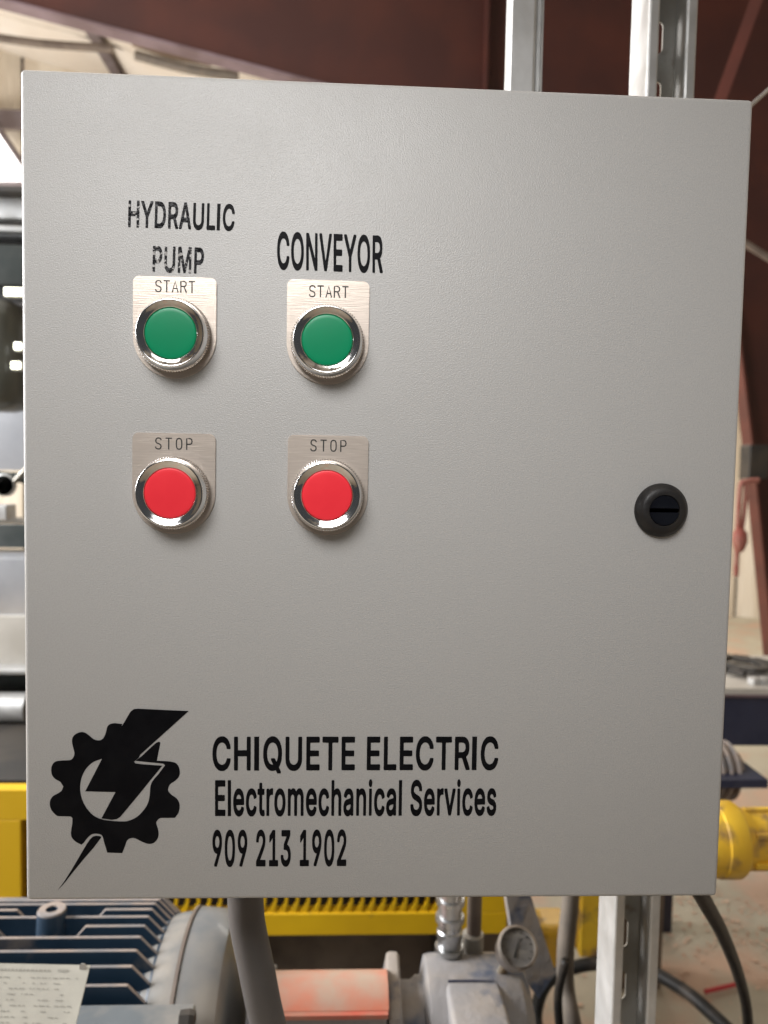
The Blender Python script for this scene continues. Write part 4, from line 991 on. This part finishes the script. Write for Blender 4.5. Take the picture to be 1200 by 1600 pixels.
bx(yl, yr, zb_, zg0, 'bottom_rail')
bx(yl, yr, zg1, zt_, 'top_rail')
bx(yl, xg0, zg0, zg1, 'left_panel')
bx(xg1, yr, zg0, zg1, 'right_panel')
bx(yl + 0.01, yr - 0.01, zb_ + 0.005, zt_ - 0.005, 'housing', 'dark', YY + 0.06, YY + 0.5)
bx(yr - 0.03, yr - 0.001, zb_, zt_, 'side_panel', 'yellow', YY + 0.031, YY + 0.5)
n = 38
for k in range(n):
    xa = xg0 + (xg1 - xg0) * (k + 0.5) / n
    wd_ = (xg1 - xg0) / n
    h2 = 0.020
    MB().poly([(xa - wd_ * 0.48, YY + 0.004, zg0), (xa + wd_ * 0.10, YY + 0.004, zg0), (xa + wd_ * 0.34, YY + 0.004, zg0 + h2), (xa + wd_ * 0.34, YY + 0.004, zg1), (xa + wd_ * 0.10, YY + 0.004, zg1), (xa + wd_ * 0.08, YY + 0.004, zg0 + h2)], (0, 0.012, 0)).build('grille_bar', M['yellow'], yg)
for xx in (yl + 0.1, -0.1, yr - 0.12):
    bx(xx, xx + 0.08, 0.0, zb_, 'support_leg', 'dark', YY + 0.15, YY + 0.4)
tag(MB().box((-0.15, YY + 0.30, zb_ * 0.5 - 0.01), (1.5, 0.10, zb_ - 0.06)).build('under_frame', M['brown'], origin=(-0.15, YY + 0.3, 0)), 'dirty brown steel frame standing under the yellow housing', 'steel frame')  # brown box filling the space under the yellow housing
p0, p1 = P3(905, 1380, 1.05), P3(938, 1486, 1.05)
yp = tag(MB().box(((p0.x + p1.x) / 2, 1.05, (p0.z + p1.z) / 2 + 0.05), (p1.x - p0.x, 0.04, p0.z - p1.z + 0.1), bevel=0.003).build('yellow_post', M['yellowdirty'], origin=((p0.x + p1.x) / 2, 1.05, p1.z)), 'short yellow steel post left of the lower strut channel', 'post')
p0 = P3(862, 1470, 1.3)
tag(MB().box(p0, (0.09, 0.10, 0.12), bevel=0.02).build('yellow_housing', M['yellowdirty'], origin=tuple(p0)), 'low yellow casting between the gauge and the hanging hose', 'machine part')

# ================================================================== yellow motor at right
Ym = 0.62
ca = P3(1150, 1311, Ym)
x1 = P3(1180, 1311, Ym - 0.052).x
cxm = x1 - 0.028
ym = empty('yellow_gear_motor', tuple(ca), 'dirty yellow cylindrical gear motor poking out right of the enclosure', 'motor')
MB().lathe([(0.02, cxm - 0.16), (0.047, cxm - 0.155), (0.052, cxm - 0.14), (0.052, cxm - 0.005), (0.0535, cxm - 0.003), (0.0535, x1 - 0.005), (0.051, x1 - 0.001), (0.046, x1), (0.02, x1 + 0.001)], c=(0, ca.y, ca.z), axis='X', seg=48).build('gear_case', M['yellowdirty'], ym, smooth=35)
MB().lathe([(0.02, x1 - 0.002), (0.043, x1), (0.043, x1 + 0.012), (0.040, x1 + 0.014), (0.040, x1 + 0.10), (0.02, x1 + 0.102)], c=(0, ca.y, ca.z + 0.001), axis='X', seg=40).build('motor_can', M['yellowdirty'], ym, smooth=35)
for k in range(6):
    a = k * PI / 3 + 0.5
    MB().box((x1 + 0.03, ca.y + 0.042 * math.cos(a), ca.z + 0.042 * math.sin(a)), (0.04, 0.009, 0.009), rot=None, bevel=0.002).build('tie_bolt', M['yellowdirty'], ym)

# ================================================================== navy table with chain, second motor
Yt = 1.7
t0_, t1_ = P3(1040, 1075, Yt), P3(1400, 1075, Yt)
ztab = t0_.z
zl = P3(1150, 1166, Yt).z
tb = empty('work_table', ((t0_.x + t1_.x) / 2, Yt + 0.4, 0), 'navy blue steel work table with a pale top right of the enclosure', 'table')
MB().box(((t0_.x + t1_.x) / 2, Yt + 0.20, ztab - 0.01), (t1_.x - t0_.x, 0.4, 0.02)).build('table_top', M['creamsheet'], tb)
za = P3(1150, 1085, Yt).z
MB().box(((t0_.x + t1_.x) / 2, Yt + 0.195, (ztab - 0.022 + za) / 2), (t1_.x - t0_.x - 0.01, 0.38, ztab - 0.022 - za + 0.001)).build('upper_rail', M['navy'], tb)
MB().box(((t0_.x + t1_.x) / 2, Yt + 0.195, za - 0.004), (t1_.x - t0_.x, 0.395, 0.008)).build('trim_strip', M['redflange'], tb)
MB().box(((t0_.x + t1_.x) / 2, Yt + 0.195, (za - 0.009 + zl) / 2), (t1_.x - t0_.x - 0.01, 0.38, za - 0.009 - zl)).build('apron', M['navy'], tb)
for lx_ in (t1_.x - 0.08, t1_.x - 0.08):
    for ly in (Yt + 0.06, Yt + 0.82):
        if lx_ == t1_.x - 0.08:
            pass
for lx_ in (t0_.x + 0.02, t1_.x - 0.08):
    for ly in (Yt + 0.10, Yt + 0.33):
        MB().box((lx_ + 0.03, ly, zl / 2), (0.06, 0.06, zl)).build('leg', M['navy'], tb)
chn = empty('roller_chain', tuple(P3(1165, 1052, Yt + 0.2)), 'dark roller chain coiled on the pale table top', 'chain')
cpt = []
for k in range(26):
    a = k * 0.55
    rr = 0.11 - 0.0026 * k
    c_ = P3(1165, 1050, Yt + 0.2)
    c_.z = ztab
    cpt.append(c_ + Vector((rr * math.cos(a), rr * 1.3 * math.sin(a), 0.012 + 0.0004 * k)))
for k, p in enumerate(cpt):
    d = (cpt[min(k + 1, 25)] - cpt[max(k - 1, 0)])
    rm = Matrix.Rotation(math.atan2(d.y, d.x), 3, 'Z')
    MB().box(p, (0.052, 0.022, 0.014), rot=rm, bevel=0.004).build('chain_link', M['dark'], chn)
for k in range(5):
    q = P3(1178 + 14 * k, 1066 - 3 * k, Yt + 0.05)
    q.z = ztab + 0.01
    tag(MB().lathe([(0.008, -0.009), (0.02, -0.009), (0.02, 0.009), (0.008, 0.009)], c=q, axis='Z', seg=6).build('hex_nut', M['galv'], origin=tuple(q)), ['leftmost', 'second from left', 'middle', 'fourth from left', 'rightmost'][k] + ' bright steel nut near the front edge of the table top', 'nut', 'loose nuts on the table')
Y2 = 1.45
c2 = P3(1142, 1222, Y2)
m2 = empty('small_motor', (c2.x, Y2 + 0.05, c2.z - 0.05), 'small ribbed grey motor on a navy base under the table edge', 'motor')
MB().lathe([(0.02, c2.x - 0.16), (0.066, c2.x - 0.158), (0.066, c2.x + 0.035), (0.05, c2.x + 0.055), (0.015, c2.x + 0.07)], c=(0, Y2 + 0.08, c2.z), axis='X', seg=32).build('motor_body', M['dustyedge'], m2, smooth=40)
for k in range(8):
    x = c2.x - 0.13 + k * 0.022
    MB().lathe([(0.05, x), (0.078, x + 0.001), (0.078, x + 0.007), (0.05, x + 0.008)], c=(0, Y2 + 0.08, c2.z), axis='X', seg=28).build('cooling_rib', M['dustyedge'], m2, smooth=40)
e2 = P3(1190, 1225, Y2)
MB().box((e2.x - 0.16, Y2 + 0.07, P3(1150, 1225, Y2 - 0.03).z), (0.32, 0.2, 0.022)).build('base_plate', M['navy'], m2)
MB().box((P3(985, 1450, 1.57).x, Y2 + 0.12, c2.z / 2 - 0.02), (0.14, 0.10, c2.z - 0.04)).build('pedestal', M['brown'], m2)

# ================================================================== machine seen at the left of the enclosure
YL = 1.35
lm = empty('feeding_machine', (-0.7, YL + 0.2, 0), 'grey steel machine with stacked rails and sheets left of the enclosure', 'machine')
bands = [(290, 300, 'dark', 0.10, 'edge_strip'), (300, 341, 'galv', 0.14, 'top_beam'), (343, 352, 'dark', 0.16, 'slot_rail'), (352, 362, 'galv', 0.10, 'bright_rail'), (364, 369, 'sheet', 0.12, 'trim_rail'), (369, 382, 'dark', 0.16, 'dark_rail'),  # dark and galvanised rails stacked in turn
         (382, 446, 'darkgreen', 0.05, 'side_plate'),
         (630, 735, 'sheet', 0.30, 'mirror_sheet'), (816, 856, 'darkgreen', 0.22, 'clamp_beam'), (872, 962, 'sheet', 0.10, 'chute_sheet'), (962, 1042, 'creamsheet', 0.09, 'lower_sheet'), (1046, 1054, 'galv', 0.04, 'sheet_edge'),
         (1056, 1080, 'darkgreen', 0.14, 'roller_guard'), (1082, 1134, 'dark', 0.10, 'roller_frame'), (1136, 1146, 'galv', 0.03, 'bright_strip'), (1147, 1160, 'darkgreen', 0.08, 'lower_rail'), (1163, 1200, 'brown', 0.10, 'kick_plate'), (1200, 1232, 'dark', 0.12, 'base_rail')]
for y0, y1, m_, off, nm_ in bands:
    a, b_ = P3(15, y0, YL + off), P3(15, y1, YL + off)
    MB().box((-0.75, YL + off + 0.10, (a.z + b_.z) / 2), (1.3, 0.2, a.z - b_.z), bevel=0.003).build(nm_, M[m_], lm, smooth=40)
a, b_ = P3(-160, 455, YL), P3(21, 640, YL)
MB().box(((a.x + b_.x) / 2, YL + 0.08, (a.z + b_.z) / 2), (b_.x - a.x, 0.16, a.z - b_.z), bevel=0.045).build('rounded_cover', M['drum'], lm, smooth=50)
a, b_ = P3(23, 455, YL + 0.45), P3(60, 700, YL + 0.45)
MB().box((-0.5, YL + 0.5, (a.z + b_.z) / 2), (0.9, 0.02, a.z - b_.z + 0.05)).build('back_sheet', M['sheet'], lm)
a = P3(33, 500, YL + 0.44)
MB().box((a.x, YL + 0.47, P3(33, 520, YL + .44).z), (0.03, 0.02, 0.045)).build('red_tab', M['redflange'], lm)
for lx_ in (-1.35, -0.16):
    MB().box((lx_, YL + 0.33, 1.0), (0.07, 0.07, 2.0)).build('upright', M['darkgreen'], lm)
# clamp ring, rods
cq = P3(7, 758, YL - 0.05)
MB().lathe([(0.022, -0.006), (0.026, -0.004), (0.026, 0.004), (0.022, 0.006), (0.019, 0.0), (0.022, -0.006)], c=cq, axis='Y', seg=30).build('clamp_ring', M['galv'], lm, smooth=60)
MB().tube([P3(14, 762, YL - 0.05), P3(44, 730, YL - 0.05)], 0.006, seg=12, smooth=0).build('clamp_rod', M['galvdirty'], lm, smooth=60)
MB().tube([P3(-30, 742, YL - 0.02), P3(50, 748, YL - 0.02)], 0.012, seg=12, smooth=0).build('cross_rod', M['darkgreen'], lm, smooth=60)
MB().box(P3(-2, 800, YL), (0.06, 0.05, 0.035), bevel=0.004).build('clamp_block', M['galv'], lm)
MB().tube([P3(-60, 817, YL), P3(60, 817, YL)], 0.004, seg=10, smooth=0).build('pin_rod', M['chrome'], lm, smooth=60)
MB().lathe([(0.001, -0.3), (0.035, -0.3), (0.035, 0.04), (0.001, 0.045)], c=P3(18, 1105, YL + 0.05), axis='X', seg=24).build('roller', M['galv'], lm, smooth=50)
for k, (a_, b_, w_, h_) in enumerate([(21, 456, 26, 11), (28, 541, 10, 10), (25, 571, 13, 10)]):  # glints added as small glowing blocks in made-up housings
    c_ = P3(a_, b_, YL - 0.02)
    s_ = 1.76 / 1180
    hg = tag(MB().box(c_ + Vector((0, 0.012, 0)), (w_ * s_ + 0.006, 0.02, h_ * s_ + 0.006), bevel=0.003).build('glint_block', M['galv'], origin=tuple(c_)),
             ['widest added glowing glint at the top of the rounded grey cover', 'middle added glowing glint beside the rounded grey cover', 'lowest added glowing glint beside the rounded grey cover'][k], 'lamp', 'added glowing glints beside the rounded cover')
    MB().box(c_ + Vector((0, -0.001, 0)), (w_ * s_, 0.006, h_ * s_), bevel=0.0025).build('lens', M['glint'], hg)  # glowing face of the added glint

# pinkish sawdust and chips in drifts on the concrete
mb = MB()
drifts = [(rnd(0.5, 2.6), rnd(1.0, 3.4), rnd(0.08, 0.30)) for _ in range(16)]
for _ in range(3200):
    dx_, dy_, dr_ = random.choice(drifts)
    x, y = random.gauss(dx_, dr_), random.gauss(dy_, dr_)
    s_ = rnd(0.003, 0.012)
    a = rnd(0, 2 * PI)
    ca_, sa_ = math.cos(a) * s_, math.sin(a) * s_
    z = 0.001 + rnd(0, 0.004)
    p = [(x + ca_, y + sa_, z), (x - sa_ * .5, y + ca_ * .5, z + rnd(0, .004)), (x - ca_, y - sa_, z + rnd(0, .003)), (x + sa_ * .5, y - ca_ * .5, z)]
    t_ = (x, y, z + s_ * 0.12)
    vs_ = [mb.b.verts.new(q) for q in p]
    tv = mb.b.verts.new(t_)
    mb.b.faces.new(vs_)
    for i in range(4):
        mb.b.faces.new((vs_[i], vs_[(i + 1) % 4], tv))
tag(mb.build('sawdust', M['sawdust']), 'pinkish sawdust and small chips drifted over the concrete floor', 'sawdust', kind='stuff')

for o in COL.objects:
    if '_o' in o:
        del o['_o']
